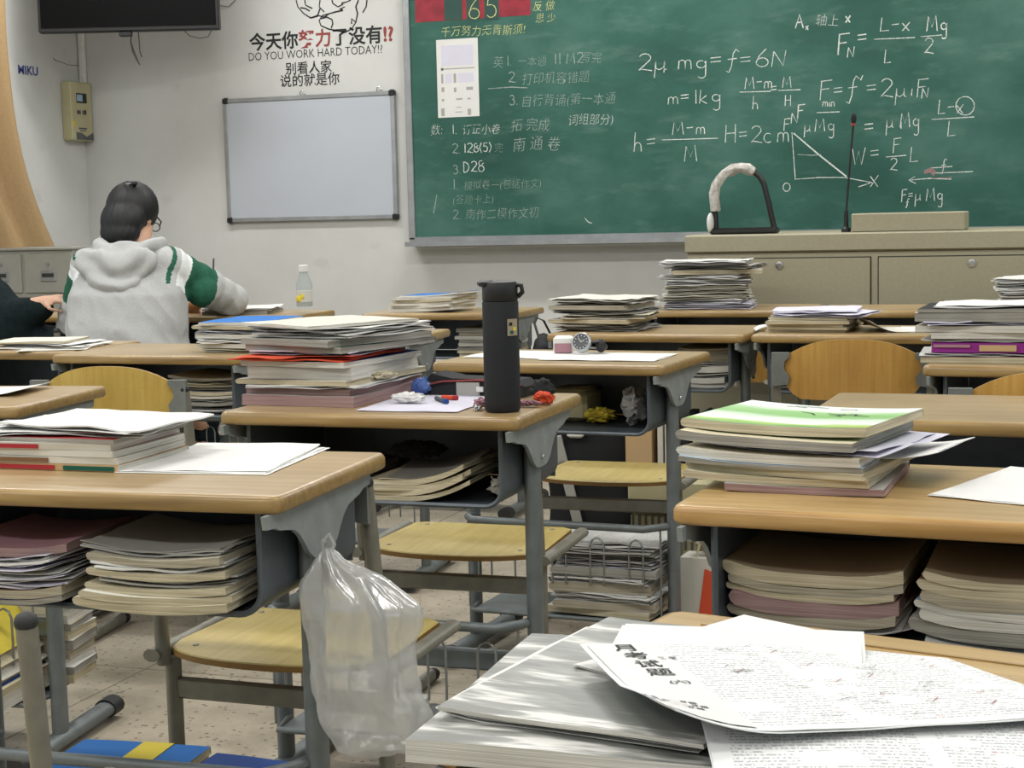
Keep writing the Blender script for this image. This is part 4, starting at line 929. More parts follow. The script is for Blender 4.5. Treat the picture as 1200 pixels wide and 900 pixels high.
# H2, B papers
pile(-2.84, 4.0, .7605, 4, 'on the left-edge middle desk', [('p', .009, .28, .2, 0, 0, 3, 'white,print'), ('p', .006, .26, .2, -.02, 0, -6, 'white'), ('b', .006, .24, .18, -.05, -.01, 8, 'offwhite', 'g_cream')], seed=43)
sheet(-2.78, 3.91, .7607, 25, .2, .12, 'p_offwhite', 'creased off-white sheet at the right of the left-edge middle desk', seed=44)
sheet(-2.24, 2.87, .7607, 12, .26, .19, 'p_white', 'white sheet on the left-edge worn-corner desk', lambda x, y: .012*max(0, x/.13)**3, seed=46)
# E pile
W5 = 'of the pile with the green cover'
bE = lambda x, y: .006*(x/.13)**2*(1 if x < 0 else .2)
gp = pile(-.345, 2.105, .7605, -8, W5, [('b', .009, .20, .235, .03, .0, 6, 'grey', 'g_pink'), ('f', .010, .235, .235, .0, .0, 3, 'cream', 'g_cream'), ('f', .009, .235, .235, .01, .005, -4, 'cream', 'g_cream'), ('b', .006, .24, .24, -.004, 0, 1, 'skyblue', 'g_grey'),
     ('f', .011, .235, .235, -.002, 0, -1, 'news', 'g_white'), ('p', .007, .24, .22, .035, .01, -9, 'lilac,white'), ('f', .012, .235, .23, .0, 0, -5, 'cream', 'g_grey')], bend=bE, seed=47)
gb = block(.25, .21, .012, fold=1, seed=5, bend=lambda x, y: .004*(x/.12)**2); o = gb.obj('book', ['cover_green', 'g_cream'], None, 35); o.location = (-.337, 2.112, gp+.002); o.rotation_euler = (0, 0, R(-14)); tag(o, 'booklet with a green and white landscape cover topping the right pile', 'booklet')
GB = o
for body, sz, x, y in (('青春', .022, -.06, .068), ('读写', .012, -.03, .055)): pass
mb = MB(); random.seed(8)
for st in ([(-.05, .085), (-.02, .088), (.0, .083)], [(-.06, .078), (-.045, .082), (-.03, .076)], [(.02, .075), (.04, .077), (.045, .072)], [(.02, .03), (.04, .022), (.055, .02), (.07, .026), (.05, .03)], [(-.02, .035), (.0, .025), (.01, .01)], [(.03, .01), (.06, .014), (.085, .01)], [(.045, .03), (.04, .01), (.05, .002)], [(.06, .03), (.065, .012)]):
    ribbon(mb, st, .0028, lambda a, b: Vector((a, b, .0128+.004*(a/.12)**2)))
mb.obj('brush_lettering', 'ink', GB, 0)
sheet(-.215, 2.14, .795, -14, .15, .16, 'p_white', 'bent white sheet sticking out right of the green-covered booklet', lambda x, y: .008*(x/.06)**2, seed=51)
sheet(-.03, 2.09, .7607, -20, .21, .26, 'p_white', 'white sheet lying alone on the right desk', seed=52)
# tray contents; tray floors at .736-.141
TZ = .5955
W6 = 'of the right stack, nearest left desk tray'
bt = lambda x, y: .008*(abs(x)/.11)**2
pile(-1.168, 1.925, TZ, 3, W6, [('f', .012, .225, .22, 0, 0, 0, 'cream', 'g_cream'), ('f', .010, .22, .22, .005, 0, 2, 'offwhite', 'g_cream'), ('f', .010, .21, .21, .01, 0, -2, 'cream', 'g_cream'), ('p', .010, .20, .2, .015, 0, 3, 'lilac,grey'), ('f', .010, .205, .21, .01, 0, -1, 'news', 'g_cream'),
     ('p', .008, .2, .2, .01, 0, 2, 'white,lilac'), ('f', .010, .2, .21, .01, 0, -3, 'news', 'g_news'), ('p', .010, .22, .2, .0, .0, -5, 'lilac,grey')], bend=bt, seed=53)
pile(-1.395, 1.925, TZ, 3, 'of the left stack, nearest left desk tray', [('b', .008, .17, .22, 0, 0, 0, 'navy', 'g_grey'), ('b', .012, .17, .22, 0, 0, 0, 'brown', 'g_news'), ('p', .022, .17, .22, 0.0, 0, 4, 'lilac,white,lilac'), ('p', .022, .165, .22, 0, 0, -5, 'white,lilac'), ('b', .012, .17, .21, 0, 0, 3, 'pink', 'g_pink')], bend=lambda x, y: .010*(abs(x)/.085)**2, seed=55)
pile(-1.14, 2.80, TZ, 0, 'of the curled stack in the flask desk tray', [('f', .009, .2, .24, .0, 0, 2, 'cream', 'g_cream'), ('f', .009, .21, .24, -.005, 0, -3, 'offwhite', 'g_cream'), ('f', .009, .2, .24, .0, 0, 3, 'grey', 'g_cream'), ('f', .009, .2, .24, 0., 0, -2, 'cream', 'g_cream'), ('p', .006, .17, .22, .0, 0, 8, 'cream,grey')], bend=lambda x, y: .03*max(0, (x+.04)/.13)**2.2, seed=57)
pile(-1.40, 2.84, TZ, 0, 'of the grey stack deep in the flask desk tray', [('p', .02, .2, .24, 0, 0, 2, 'grey,cream'), ('b', .02, .2, .24, 0, 0, -3, 'black', 'g_grey')], seed=58)
W7 = 'of the left stack in the right desk tray'
be = lambda x, y: .012*(abs(x)/.11)**3
DE = Vector((-.465, 1.878, 0))
pile(-.292, 2.04, TZ, -4, W7, [('p', .009, .21, .22, .01, 0, 2, 'lilac,white'), ('f', .012, .205, .22, .004, 0, -3, 'news', 'g_news'), ('f', .018, .20, .22, .0, 0, 2, 'pink', 'g_pink'), ('f', .008, .205, .22, .0, 0, -2, 'offwhite', 'g_cream'), ('f', .010, .21, .22, .0, 0, 2, 'cream', 'g_news'), ('f', .016, .215, .22, .0, 0, 1, 'kraft', 'g_cream')], bend=be, seed=59)
pile(-.06, 2.01, TZ, -4, 'of the right stack in the right desk tray', [('p', .008, .21, .22, 0, 0, 2, 'white,grey'), ('f', .016, .21, .22, 0, 0, -2, 'grey', 'g_grey'), ('f', .012, .205, .22, 0, 0, 3, 'offwhite', 'g_white'), ('f', .010, .2, .22, 0, 0, -3, 'skyblue', 'g_white'), ('f', .012, .2, .22, .0, 0, 2, 'cream', 'g_news'), ('f', .012, .2, .22, 0, 0, 0, 'brown', 'g_cream'), ('f', .010, .2, .22, 0, 0, 3, 'kraft', 'g_cream')], bend=be, seed=61)
pile(-2.24, 3.93, TZ, 0, 'in the tray beside the yellow chair back', auto(.09, .22, .24, 63, 'fp', ('cream', 'grey', 'white'), dr=3), bend=bt, seed=63)
pile(-2.07, 5.65, TZ, 0, 'in the tray left of the black flask', auto(.1, .2, .24, 65, 'fb', ('cream', 'pink', 'offwhite', 'grey', 'news'), dr=4, tr=(.01, .016)), seed=65)
pile(-1.03, 4.73, TZ, -2, 'in the tray behind the wristwatch desk leg', auto(.11, .17, .24, 67, 'pf', ('white', 'grey', 'offwhite', 'print_grey'), dr=6, tr=(.012, .018)), bend=bt, seed=67)
pile(-.75, 4.73, TZ, -2, 'in the tray under the low lectern pile', auto(.035, .19, .24, 69, 'pf', ('white', 'grey'), dr=6), seed=69)
# basket contents
W8 = 'of the heap in the wristwatch desk basket'
pile(-1.08, 3.79, .132, -4, W8, auto(.165, .27, .215, 71, 'ppf', ('white,print_grey', 'grey', 'white', 'print_grey', 'offwhite', 'lilac,grey'), tr=(.014, .024), dr=5)+[('p', .012, .28, .215, 0, 0, 4, 'print_grey,white')], seed=71)
pile(-1.33, 1.98, .28, 3, 'in the nearest left desk basket', [('b', .03, .2, .17, 0, 0, 0, 'kraft', 'g_cream'), ('b', .012, .21, .17, 0, 0, 3, 'blue', 'g_cream')], seed=73)
pile(-1.14, 1.975, .28, 3, 'at the right of the nearest left desk basket', [('b', .028, .16, .17, 0, 0, 0, 'kraft', 'g_cream'), ('b', .009, .16, .17, 0, 0, -5, 'navy', 'g_cream')], seed=74)
MB().box((.02, -.0, .0128), (.05, .17, .0012)).obj('yellow_band', 'p_yellow', byl('blue booklet, topmost in the nearest left desk basket'), 0)
# leaning books in the left desk basket
for i, (c, pg, dx, tz, tlt, t) in enumerate([('offwhite', 'g_white', -.17, .0, 0, .03), ('cream', 'g_cream', -.15, .035, 6, .02), ('navy', 'g_white', -.135, .07, 28, .014), ('offwhite', 'g_cream', -.125, .095, 38, .02), ('cream', 'g_cream', -.12, .13, 43, .016), ('yellow', 'g_cream', -.11, .16, 46, .012)]):
    o = block(.16, .2, t, seed=i).obj('book', ['p_'+c, pg], None, 35)
    o.location = Vector((-2.14+.0, 2.73, .135+tz)) ; o.rotation_euler = (0, R(tlt), R(7)); tag(o, '%s book, %s in the basket under the left-edge desk' % (WORD[c], ['lowest', 'second lowest', 'steeply leaning', 'fourth up, leaning', 'fifth up, leaning', 'topmost leaning'][i]), 'book')
pile(-2.095, 2.90, .135, 7, 'of the stack behind the left desk leg', auto(.17, .12, .13, 77, 'b', ('cream', 'offwhite', 'white'), tr=(.014, .022), dr=5, jit=.004), seed=77)

# ------------------------------------------------------------------ nearest desk: magazines and exam papers
Z0 = ZT+.0008
def zobj(mb, name, mats, x, y, z, rot, label, cat, sm=35):
    o = mb.obj(name, mats, None, sm); o.location = (x, y, z); o.rotation_euler = (0, 0, R(rot)); return tag(o, label, cat)
zobj(leaves(.26, .17, .006, seed=81, mats=['p_lilac', 'p_white'], ruf=.4), 'paper_bundle', ['p_lilac', 'p_white'], -.13, .93, Z0, 4, 'pale paper bundle under the exam papers at the bottom edge', 'papers')
zobj(block(.10, .14, .008, seed=83), 'booklet', ['p_kraft', 'g_cream'], -.325, .975, Z0, 4, 'kraft booklet under the streaked grey magazine on the nearest desk', 'booklet')
zobj(block(.205, .27, .015, seed=84, nx=14, ny=12, ruf=.0005, bend=lambda x, y: .001*math.sin((x+.1)*20)+.001), 'magazine', ['cover_streaked', 'g_white'], -.305, 1.058, Z0+.009, 1, 'thick magazine with a streaked grey cover on the nearest desk', 'magazine')
zobj(leaves(.19, .25, .0045, seed=85, mats=['p_white'], ruf=.4, nx=16, ny=10, flare=.3, bend=lambda x, y: .010*max(0, (-x-.06)/.04)**2*max(0, .4-y*2)), 'paper_bundle', ['p_white'], -.292, 1.075, Z0+.0255, -8, 'white papers with a rolled left edge lying across the streaked magazine', 'papers')
zobj(block(.192, .262, .003, seed=86, nx=14, ny=12, bend=lambda x, y: .001*math.sin(x*25)+.001), 'magazine', ['cover_streaked', 'g_white'], -.283, 1.079, Z0+.0305, -10, 'thin glossy grey magazine on top of the white papers, nearest desk', 'magazine')
sheet(-.252, 1.14, Z0+.0345, -28, .10, .20, 'p_white', 'blank white sheet poking out behind the exam papers', seed=87)
sheet(-.235, 1.155, Z0+.036, 8, .19, .10, 'p_white', 'narrow white sheet along the back of the exam papers', seed=88)
sheet(-.055, 1.0, Z0+.0075, -24, .14, .24, 'p_white', 'white sheet showing at the right behind the exam papers', seed=89)
zobj(leaves(.21, .2, .028, seed=91, mats=['p_white', 'p_lilac', 'p_grey'], ruf=.3), 'paper_bundle', ['p_white', 'p_lilac', 'p_grey'], -.095, .97, Z0+.0085, 14, 'thick paper bundle holding up the exam sheets, nearest desk', 'papers')
mbz = leaves(.30, .235, .0016, lambda x, y: -.012*max(0, x+.05)*4-.006*max(0, y)*6+.004, 90, ['print_exam'], nx=16, ny=12, ruf=0., flare=.3, gap=.0008)
oz = mbz.obj('exam_paper', 'print_exam', None, 60); oz.location = (-.075, .99, Z0+.036); oz.rotation_euler = (0, 0, R(17)); tag(oz, 'second printed exam sheet sticking out along the bottom picture edge', 'paper')
EXW, EXD = .285, .222
def exb(x, y):
    u = x/EXW+.5; v = y/EXD+.5
    return -.034*max(0., u)**1.3*(.35+.65*v) + .006*max(0, 1-u*4)**2*max(0, 1-v*2)*3 + .0012*math.sin(x*19+y*11)
mb = leaves(EXW, EXD, .0016, exb, 92, ['print_exam'], nx=26, ny=18, ruf=0., flare=.2, gap=.0008)
exc = Vector((-.335, 1.078, 0)) + Matrix.Rotation(R(31), 3, 'Z') @ Vector((EXW/2, -EXD/2, 0))
ex = mb.obj('exam_paper', 'print_exam', None, 60); ex.location = (exc.x, exc.y, Z0+.0515); ex.rotation_euler = (0, 0, R(31)); tag(ex, 'large printed exam sheet covering the pile on the nearest desk', 'paper')
def exz(x, y): return exb(x, y)+.0028
def ontop(s, x, y, size, mat, rot=0, sp=0):
    def warp(c):
        X, Y = c.x*math.cos(rot)-c.y*math.sin(rot)+x, c.x*math.sin(rot)+c.y*math.cos(rot)+y
        return Vector((X, Y, exz(X, Y)))
    text('heading', s, size, mat, ex, (0, 0, 0), (0, 0, 0), .0002, warp=warp)
vs = []; n1, n2 = 3, 14
for j in range(n2+1):
    for i in range(n1+1): x = -EXW/2+.004+i/n1*.052; y = -EXD*.47+j/n2*EXD*.94; vs.append((x, y, exz(x, y)-.0006))
MB().add(vs, [(j*(n1+1)+i, j*(n1+1)+i+1, (j+1)*(n1+1)+i+1, (j+1)*(n1+1)+i) for j in range(n2) for i in range(n1)]).obj('blank_margin', 'p_white', ex)
for i, ch in enumerate('月考试题'): ontop(ch, -EXW/2+.020+.002*i, EXD/2-.026-.0215*i, .019, 'ink')
ontop('(六)', -EXW/2+.034, EXD/2-.112, .009, 'ink_soft'); ontop('数 学', -EXW/2+.045, EXD/2-.05, .006, 'ink_soft')
for i, (a, b) in enumerate(((-.145, -.06), (-.14, -.068), (-.145, -.076))): ontop('姓名 ____ 班级', a, b, .0055, 'ink_soft')
mb = MB(); random.seed(11)
for k in range(46):
    x = random.uniform(-.06, .155); y = random.uniform(-.09, .10); pts = []
    for q in range(random.randint(4, 9)): pts.append((x, y)); x += random.uniform(.001, .004); y += random.uniform(-.0028, .0028)
    ribbon(mb, pts, .0006, lambda a, b: Vector((a, b, exz(a, b)-.0002)))
mb.obj('pencil_notes', 'ink_soft', ex, 0)['kind'] = 'stuff'
mb = MB()
for k in range(9):
    x = random.uniform(-.06, .14); y = random.uniform(-.08, .09)
    ribbon(mb, [(x, y), (x+.004, y-.003), (x+.012, y+.006)], .0007, lambda a, b: Vector((a, b, exz(a, b)-.0002)))
mb.obj('red_marks', 'ink_red', ex, 0)['kind'] = 'stuff'

# ------------------------------------------------------------------ small things
fk = thing('thermos_flask', (-.985, 2.73, .7602), 0, 'tall matte black thermos flask standing near the desk front edge', 'flask')
MB().lathe([(.029, 0), (.0325, .004), (.033, .02), (.033, .199), (.032, .201)], 32).obj('body', 'black_matte', fk)
MB().lathe([(.0305, .201), (.0325, .204), (.0325, .229), (.030, .236), (.012, .239)], 32).obj('lid', 'black', fk)
MB().box((-.022, -.012, .234), (.03, .03, .012), rz=.5, bev=.004).obj('spout_latch', 'black', fk)
MB().tube([(.026, .006, .231), (.039, .006, .229), (.041, .006, .217), (.032, .006, .209)], .0045, 8).obj('carry_loop', 'black', fk)
st = MB().box((.0, 0, 0), (.022, .0008, .03)).obj('sticker', 'p_kraft', fk, 0); st.location = (.0285, -.018, .155); st.rotation_euler = (0, 0, R(58))
for k, (x, z, c) in enumerate(((-.004, .006, 'black'), (.005, -.003, 'yellow'), (-.002, -.009, 'darkgreen'))): MB().box((x, -.0006, z), (.007, .0006, .006)).obj('sticker_print', 'p_'+c, st, 0)
def lump(name, loc, r_, mat, label, cat, seed=0, amp=.35, rot=0):
    mb = MB(); mb.ball((0, 0, 0), r_, 34, 24); m_ = min(r_)
    def cr(v):
        v = Vector(v); q = v*(1./m_)+Vector((seed, seed*2, 0)); k = abs(noise.noise(q*1.6))+.6*abs(noise.noise(q*2.5+Vector((5, 0, 0))))
        return tuple(v*(1-amp*1.1*k)+noise.noise_vector(q*1.2)*m_*amp*.9+noise.noise_vector(q*3.1)*m_*amp*.3)
    mb.v = [cr(v) for v in mb.v]
    mz = min(v[2] for v in mb.v); o = mb.obj(name, mat, None, 50); o.location = (loc[0], loc[1], loc[2]-mz); o.rotation_euler = (0, 0, R(rot)); return tag(o, label, cat)
lump('tissue', (-1.20, 2.80, .7625), (.04, .015, .011), 'p_white', 'crumpled white tissue lying on the sheet beside the black flask', 'tissue', 3)
pc = thing('pencil_case', (-1.125, 2.975, .7602), R(-4), 'dark pencil case with a red zip edge behind the tissue', 'pencil case')
mb = MB(); mb.prism([(-.11, .0), (.11, .0), (.115, .022), (.1, .034), (-.04, .036), (-.085, .045), (-.10, .03)], -.035, .035, 'y'); mb.obj('pouch', 'black_matte', pc, 30)
MB().tube([(-.105, -.037, .02), (-.06, -.038, .03), (.02, -.038, .034), (.11, -.037, .026)], .002, 6).obj('zip_edge', 'ink_red', pc)
MB().box((-.005, -.036, .016), (.05, .003, .026)).obj('grey_panel', 'p_grey', pc, 0); MB().box((.022, -.039, .016), (.014, .004, .01)).obj('white_tab', 'p_white', pc, 0)
def pen(loc, rz, L, mats, label, tiltx=0):
    t = thing('pen', loc, R(rz), label, 'pen')
    MB().tube([(0, 0, .0), (L*.75, 0, 0)], .0045, 10).obj('barrel', mats[0], t); MB().tube([(L*.75, 0, 0), (L, 0, 0)], .005, 10).obj('pen_cap', mats[1], t); return t
pen((-1.166, 2.855, .7670), -52, .07, ('ink_soft', 'p_navy'), 'short grey pen with a navy cap right of the tissue')
pen((-1.16, 2.87, .7670), -12, .035, ('p_orange', 'p_red'), 'red pen end peeping out behind the navy-capped pen')
lump('clear_blue_case', (-1.235, 2.955, .7602), (.028, .03, .018), 'blue_clear', 'crumpled translucent blue packet between pile and pencil case', 'packet', 5, .3)
lump('candy_wrapper', (-.94, 2.84, .7602), (.022, .018, .013), 'p_orange', 'crumpled orange wrapper right of the black flask', 'wrapper', 8, .5)
lump('candy_wrapper', (-1.035, 2.755, .7602), (.016, .016, .009), 'p_pink', 'crumpled pink and foil wrapper left of the flask base', 'wrapper', 9, .6)
lump('candy_wrapper', (-.96, 2.80, .7602), (.03, .012, .006), 'p_pink', 'flat pink wrapper just behind the flask base', 'wrapper', 11, .6)
lump('foil_scrap', (-1.035, 2.728, .7602), (.009, .008, .006), 'chrome', 'tiny silvery foil scrap at the left foot of the flask', 'scrap', 12, .6)
lump('headphone_pouch', (-.975, 2.93, .7602), (.028, .02, .022), 'black_matte', 'small black pouch behind the flask on its right', 'pouch', 13, .3)
lump('rolled_cloth', (-1.285, 2.86, .8), (.02, .05, .008), 'p_cream', 'rolled cream paper strip stuck at the side of the tallest pile', 'paper', 14, .5, -20)
wt = thing('wristwatch', (-1.175, 3.86, .763), R(0), 'steel-dialled wristwatch with a black strap standing on white paper', 'watch')
T_ = Matrix.Rotation(R(68), 4, 'X')
def rotd(mb): mb.v = [tuple(T_ @ Vector(v)) for v in mb.v]; return mb
for nm, mb, m in (('case', MB().lathe([(.024, -.006), (.026, -.003), (.026, .005), (.022, .008)], 28), 'chrome'), ('dial', MB().lathe([(.0, .0082), (.0205, .0082), (.0205, .0086)], 28), 'ink_soft'), ('bezel', MB().tube([(.0222*math.cos(2*PI*k/28), .0222*math.sin(2*PI*k/28), .009) for k in range(28)], .0018, 6, closed=True), 'alu')):
    o = rotd(mb).obj(nm, m, wt); o.location = (.0, -.005, .028)
for a in range(12): q = 2*PI*a/12; o = rotd(MB().box((.0165*math.cos(q), .0165*math.sin(q), .009), (.0035, .0016, .0006), rz=q)).obj('hour_mark', 'p_white', wt, 0); o.location = (0, -.005, .028)
for q, l in ((2.2, .013), (.5, .010)): o = rotd(MB().box((l/2*math.cos(q), l/2*math.sin(q), .0094), (l, .0014, .0006), rz=q)).obj('watch_hand', 'p_white', wt, 0); o.location = (0, -.005, .028)
MB().tube([(.02, -.004, .03), (.04, .012, .03), (.052, .02, .02), (.05, .03, .012), (.03, .03, .01), (.0, .028, .012)], .011, 10, flat=.35, upv=Vector((0, 0, 1))).obj('strap', 'black', wt)
MB().ball((.045, .012, .02), (.014, .012, .018)).obj('strap_loop', 'black', wt)
bx = MB().box((0, 0, .022), (.05, .04, .044), bev=.006).obj('small_box', 'p_white', None); bx.location = (-1.232, 3.885, .7625); bx.rotation_euler = (0, 0, R(10)); tag(bx, 'small white and pink box against the left of the wristwatch', 'box')
MB().box((0, -.0205, .014), (.044, .001, .024)).obj('pink_label', 'p_pink', bx, 0)
bt_ = thing('drinking_bottle', (on_y(357, 356, 5.5).x, 5.5, .787), 0, 'clear drinking bottle with a yellow label on the front-row desk', 'bottle')
MB().lathe([(.028, 0), (.031, .004), (.031, .085), (.022, .11), (.016, .125), (.016, .133)], 24).obj('bottle_body', 'clear', bt_)
MB().lathe([(.019, .132), (.019, .155), (.017, .157)], 20).obj('bottle_cap', 'p_white', bt_); MB().lathe([(.0313, .018), (.0315, .06)], 24).obj('label_band', 'p_offwhite', bt_)
for x, z in ((-.012, .03), (.004, .038), (-.004, .028)): MB().ball((x, -.030, z), (.010, .003, .012), 10, 6).obj('lemon_print', 'p_yellow', bt_)
# pencil held by the writing student is added with the student
# cloth and odds in trays
lump('tissue_ball', (-1.0, 2.75, .60), (.022, .02, .02), 'p_offwhite', 'crumpled tissue ball right of the curled stack in the flask desk tray', 'tissue', 21, .6)
lump('tissue_ball', (-1.01, 2.86, .63), (.025, .022, .024), 'p_cream', 'larger cream tissue ball behind the other in the flask tray', 'tissue', 22, .6)
lump('dark_garment', (-1.20, 2.84, .652), (.06, .06, .016), 'black_matte', 'dark folded garment above the curled stack in the flask tray', 'garment', 23, .35)
cbx = thing('plastic_box', (-1.195, 3.86, TZ), R(-4), 'beige plastic box inside the wristwatch desk tray', 'box'); MB().box((0, 0, .04), (.1, .12, .078), bev=.012).obj('box_body', 'beige_box', cbx); MB().box((0, 0, .081), (.09, .11, .006), bev=.003).obj('box_lid', 'beige_box', cbx)
lump('yellow_bag', (-1.115, 3.80, TZ), (.045, .05, .018), 'p_yellow', 'crumpled yellow wrapper beside the beige box in the tray', 'wrapper', 25, .5)
lump('grey_cloth', (-1.015, 3.76, TZ), (.035, .05, .05), 'grey_fleece', 'grey cloth crumpled in the right end of the wristwatch desk tray', 'cloth', 26, .45)
lump('paper_scraps', (-1.36, 3.76, TZ), (.05, .06, .012), 'p_white', 'crumpled white paper at the left of the wristwatch desk tray', 'paper', 27, .7)
# things on the floor behind the middle desk
bp = thing('backpack', (-1.385, 4.66, 0), R(3), 'black backpack with a white strap standing behind the middle desk', 'backpack')
mb = MB(); mb.box((0, 0, .27), (.27, .16, .5)); me = remesh(mb, .014, 12, .012, 7); robj('bag_body', me, 'black_matte', bp)
MB().box((.01, -.1, .25), (.03, .01, .42), bev=.003).obj('white_strap', 'p_grey', bp, 0).rotation_euler = (0, R(-13), 0); MB().box((-.035, -.098, .47), (.05, .02, .05), bev=.006).obj('buckle', 'p_white', bp)
cr = thing('storage_crate', (-1.115, 4.60, 0), R(-2), 'beige plastic file crate with a meshed lower side behind the middle desk', 'crate')
MB().box((0, 0, .285), (.245, .2, .1), bev=.008).obj('upper_rim', 'beige_box', cr); MB().box((0, -.101, .285), (.004, .004, .1)).obj('rim_seam', 'dark_gap', cr, 0)
MB().box((0, 0, .13), (.235, .18, .2), bev=.006).obj('crate_body', 'beige_box', cr)
for k in range(12): MB().box((-.11+.02*k, -.092, .18), (.006, .006, .1)).obj('mesh_slat', 'ink_soft', cr, 0).rotation_euler = (0, 0, 0)
for i, (x, w_, h_, c, lb) in enumerate([(-1.20, .1, .24, 'tan', 'pinkish tan folder standing left in the file crate'), (-1.12, .02, .22, 'offwhite', 'off-white file folder standing second in the crate'), (-1.095, .016, .235, 'offwhite', 'pale file folder standing at the middle of the crate'), (-1.073, .016, .23, 'cream', 'cream file folder right of the middle in the crate'), (-1.03, .03, .23, 'black', 'black file folder in the crate before the yellow one'), (-.993, .014, .22, 'yellow', 'bright yellow spine standing in the file crate'), (-.972, .014, .235, 'darkgreen', 'dark green spine standing rightmost in the file crate')]):
    o = MB().box((0, 0, h_/2), (w_*.8, .15, h_*.82), bev=.002).obj('file_folder', 'p_'+c); o.location = (-1.115+(x+1.08)*.82, 4.61, .336-.09*h_); tag(o, lb, 'folder')
pb = thing('paper_bag', (-.835, 3.86, 0), R(-4), 'white paper carrier bag with an orange panel beside the desk leg', 'bag')
me_ = MB(); me_.prism([(-.09, 0), (.09, 0), (.085, .26), (-.085, .26)], -.04, .04, 'y'); me_.obj('bag_body', 'p_offwhite', pb, 0)
MB().prism([(-.045, .06), (.08, .06), (.08, .20), (-.02, .235)], -.0425, -.0405, 'y').obj('orange_panel', 'p_orange', pb, 0)
for s in (-.03, .03): MB().tube([(-.045, s, .255), (-.03, s, .32), (.0, s, .35), (.03, s, .31), (.04, s, .255)], .003, 6).obj('bag_handle', 'p_cream', pb)
lump('kraft_wrap', (-.84, 3.865, .262), (.06, .03, .02), 'p_kraft', 'kraft paper wrap sticking out of the white carrier bag', 'paper', 30, .6)
o = MB().box((0, 0, .03), (.07, .06, .06), bev=.003).obj('blue_box', 'p_navy'); o.location = (-1.06, 2.78, .125); tag(o, 'dark blue box in the basket under the flask desk', 'box')
bb = MB().box((0, 0, .025), (.16, .12, .05), bev=.004).obj('carton', 'p_offwhite'); bb.location = (-1.28, 2.80, .125); tag(bb, 'white carton lying in the basket under the flask desk', 'box')
MB().tube([(0, 0, 0), (.02, .0, -.01), (.028, 0, -.002)], .002, 6)
sbg = thing('shoulder_bag', (-1.845, 5.62, .50), 0, 'black bag hanging at the right side of the front-row desk behind the flask', 'bag')
mb = MB(); mb.ball((0, 0, .08), (.045, .13, .09)); mb.ball((.01, -.06, .12), (.04, .08, .06)); robj('bag_body', remesh(mb, .012, 3, .02, 14), 'black_matte', sbg)
MB().tube([(0, -.08, .14), (-.03, -.06, .22), (-.04, 0, .235), (-.03, .05, .22), (0, .08, .14)], .006, 6, flat=.4).obj('bag_strap', 'black', sbg)
# hanging translucent bag
hook = MB().tube([(0, 0, 0), (.02, 0, -.004), (.026, 0, .006)], .002, 6).obj('bag_hook', 'chrome', DK['A']); hook.location = (.286, -.03, .62)
def bag():
    mb = MB(); NU, NV = 72, 44; vs = []
    prof = [(0, -.000, .006, .004), (.06, .004, .022, .014), (.14, .018, .048, .024), (.26, .036, .068, .032), (.42, .040, .070, .036), (.6, .046, .070, .036), (.78, .060, .076, .034), (.92, .064, .070, .026), (1., .062, .058, .008)]
    def interp(t):
        for a, b in zip(prof, prof[1:]):
            if t <= b[0]: f = (t-a[0])/(b[0]-a[0]); return [a[k]+(b[k]-a[k])*f for k in (1, 2, 3)]
        return list(prof[-1][1:])
    H = .285
    for j in range(NV+1):
        t = j/NV; cx_, rx, ry = interp(t)
        for i in range(NU):
            q = 2*PI*i/NU
            fold = 1+.17*math.sin(q*7+1.5*math.sin(t*3))*(1-t)**1.2+.09*math.sin(q*12+t*4)*(1-t)
            x = cx_+rx*math.cos(q)*fold; y = ry*math.sin(q)*fold
            p = Vector((x, y, -t*H))
            d = noise.noise_vector(Vector((x*26, y*26, t*5.5)))*.0075*min(1, t*4)+noise.noise_vector(Vector((x*75+5, y*75, t*15)))*.0028
            ridg = abs(noise.noise(Vector((q*1.5+2, t*4.5, 3))))*.010*min(1, t*5)
            p += d; p.x += ridg*math.cos(q); p.y += ridg*math.sin(q)
            if math.cos(q) > .75 and .14 < t < .45: p.x += .018*(1-abs(t-.29)/.16 if abs(t-.29) < .16 else 0)
            vs.append(p)
    fs = [(j*NU+i, j*NU+(i+1) % NU, (j+1)*NU+(i+1) % NU, (j+1)*NU+i) for j in range(NV) for i in range(NU)]
    return mb.add(vs, fs)
pbag = thing('plastic_bag', (-.955, 1.93, .672), R(8), 'crumpled translucent plastic bag hanging from the nearest left desk', 'plastic bag')
bag().obj('bag_film', 'film', pbag, 80)
MB().tube([(-.006, 0, -.012), (-.004, -.004, .012), (.004, 0, .02), (.01, .003, .006), (.004, 0, -.014)], .0028, 8).obj('bag_handle', 'film', pbag)

# ------------------------------------------------------------------ people
def chain(mb, pts, rs, n=14, steps=5):
    for (a, ra), (b, rb) in zip(zip(pts, rs), zip(pts[1:], rs[1:])):
        a, b = Vector(a), Vector(b)
        for k in range(steps+1): f = k/steps; mb.ball(a.lerp(b, f), ra+(rb-ra)*f, n, 10)
def loft(mb, rings, n=28):
    vs = []
    for (cx_, cy_, cz, rx, ry, p) in rings:
        for k in range(n):
            q = 2*PI*k/n; c, s = math.cos(q), math.sin(q)
            vs.append((cx_+rx*math.copysign(abs(c)**p, c), cy_+ry*math.copysign(abs(s)**p, s), cz))
    m = len(rings); fs = [(j*n+k, j*n+(k+1) % n, (j+1)*n+(k+1) % n, (j+1)*n+k) for j in range(m-1) for k in range(n)]
    fs += [tuple(range(n-1, -1, -1)), tuple((m-1)*n+k for k in range(n))]; mb.add(vs, fs)
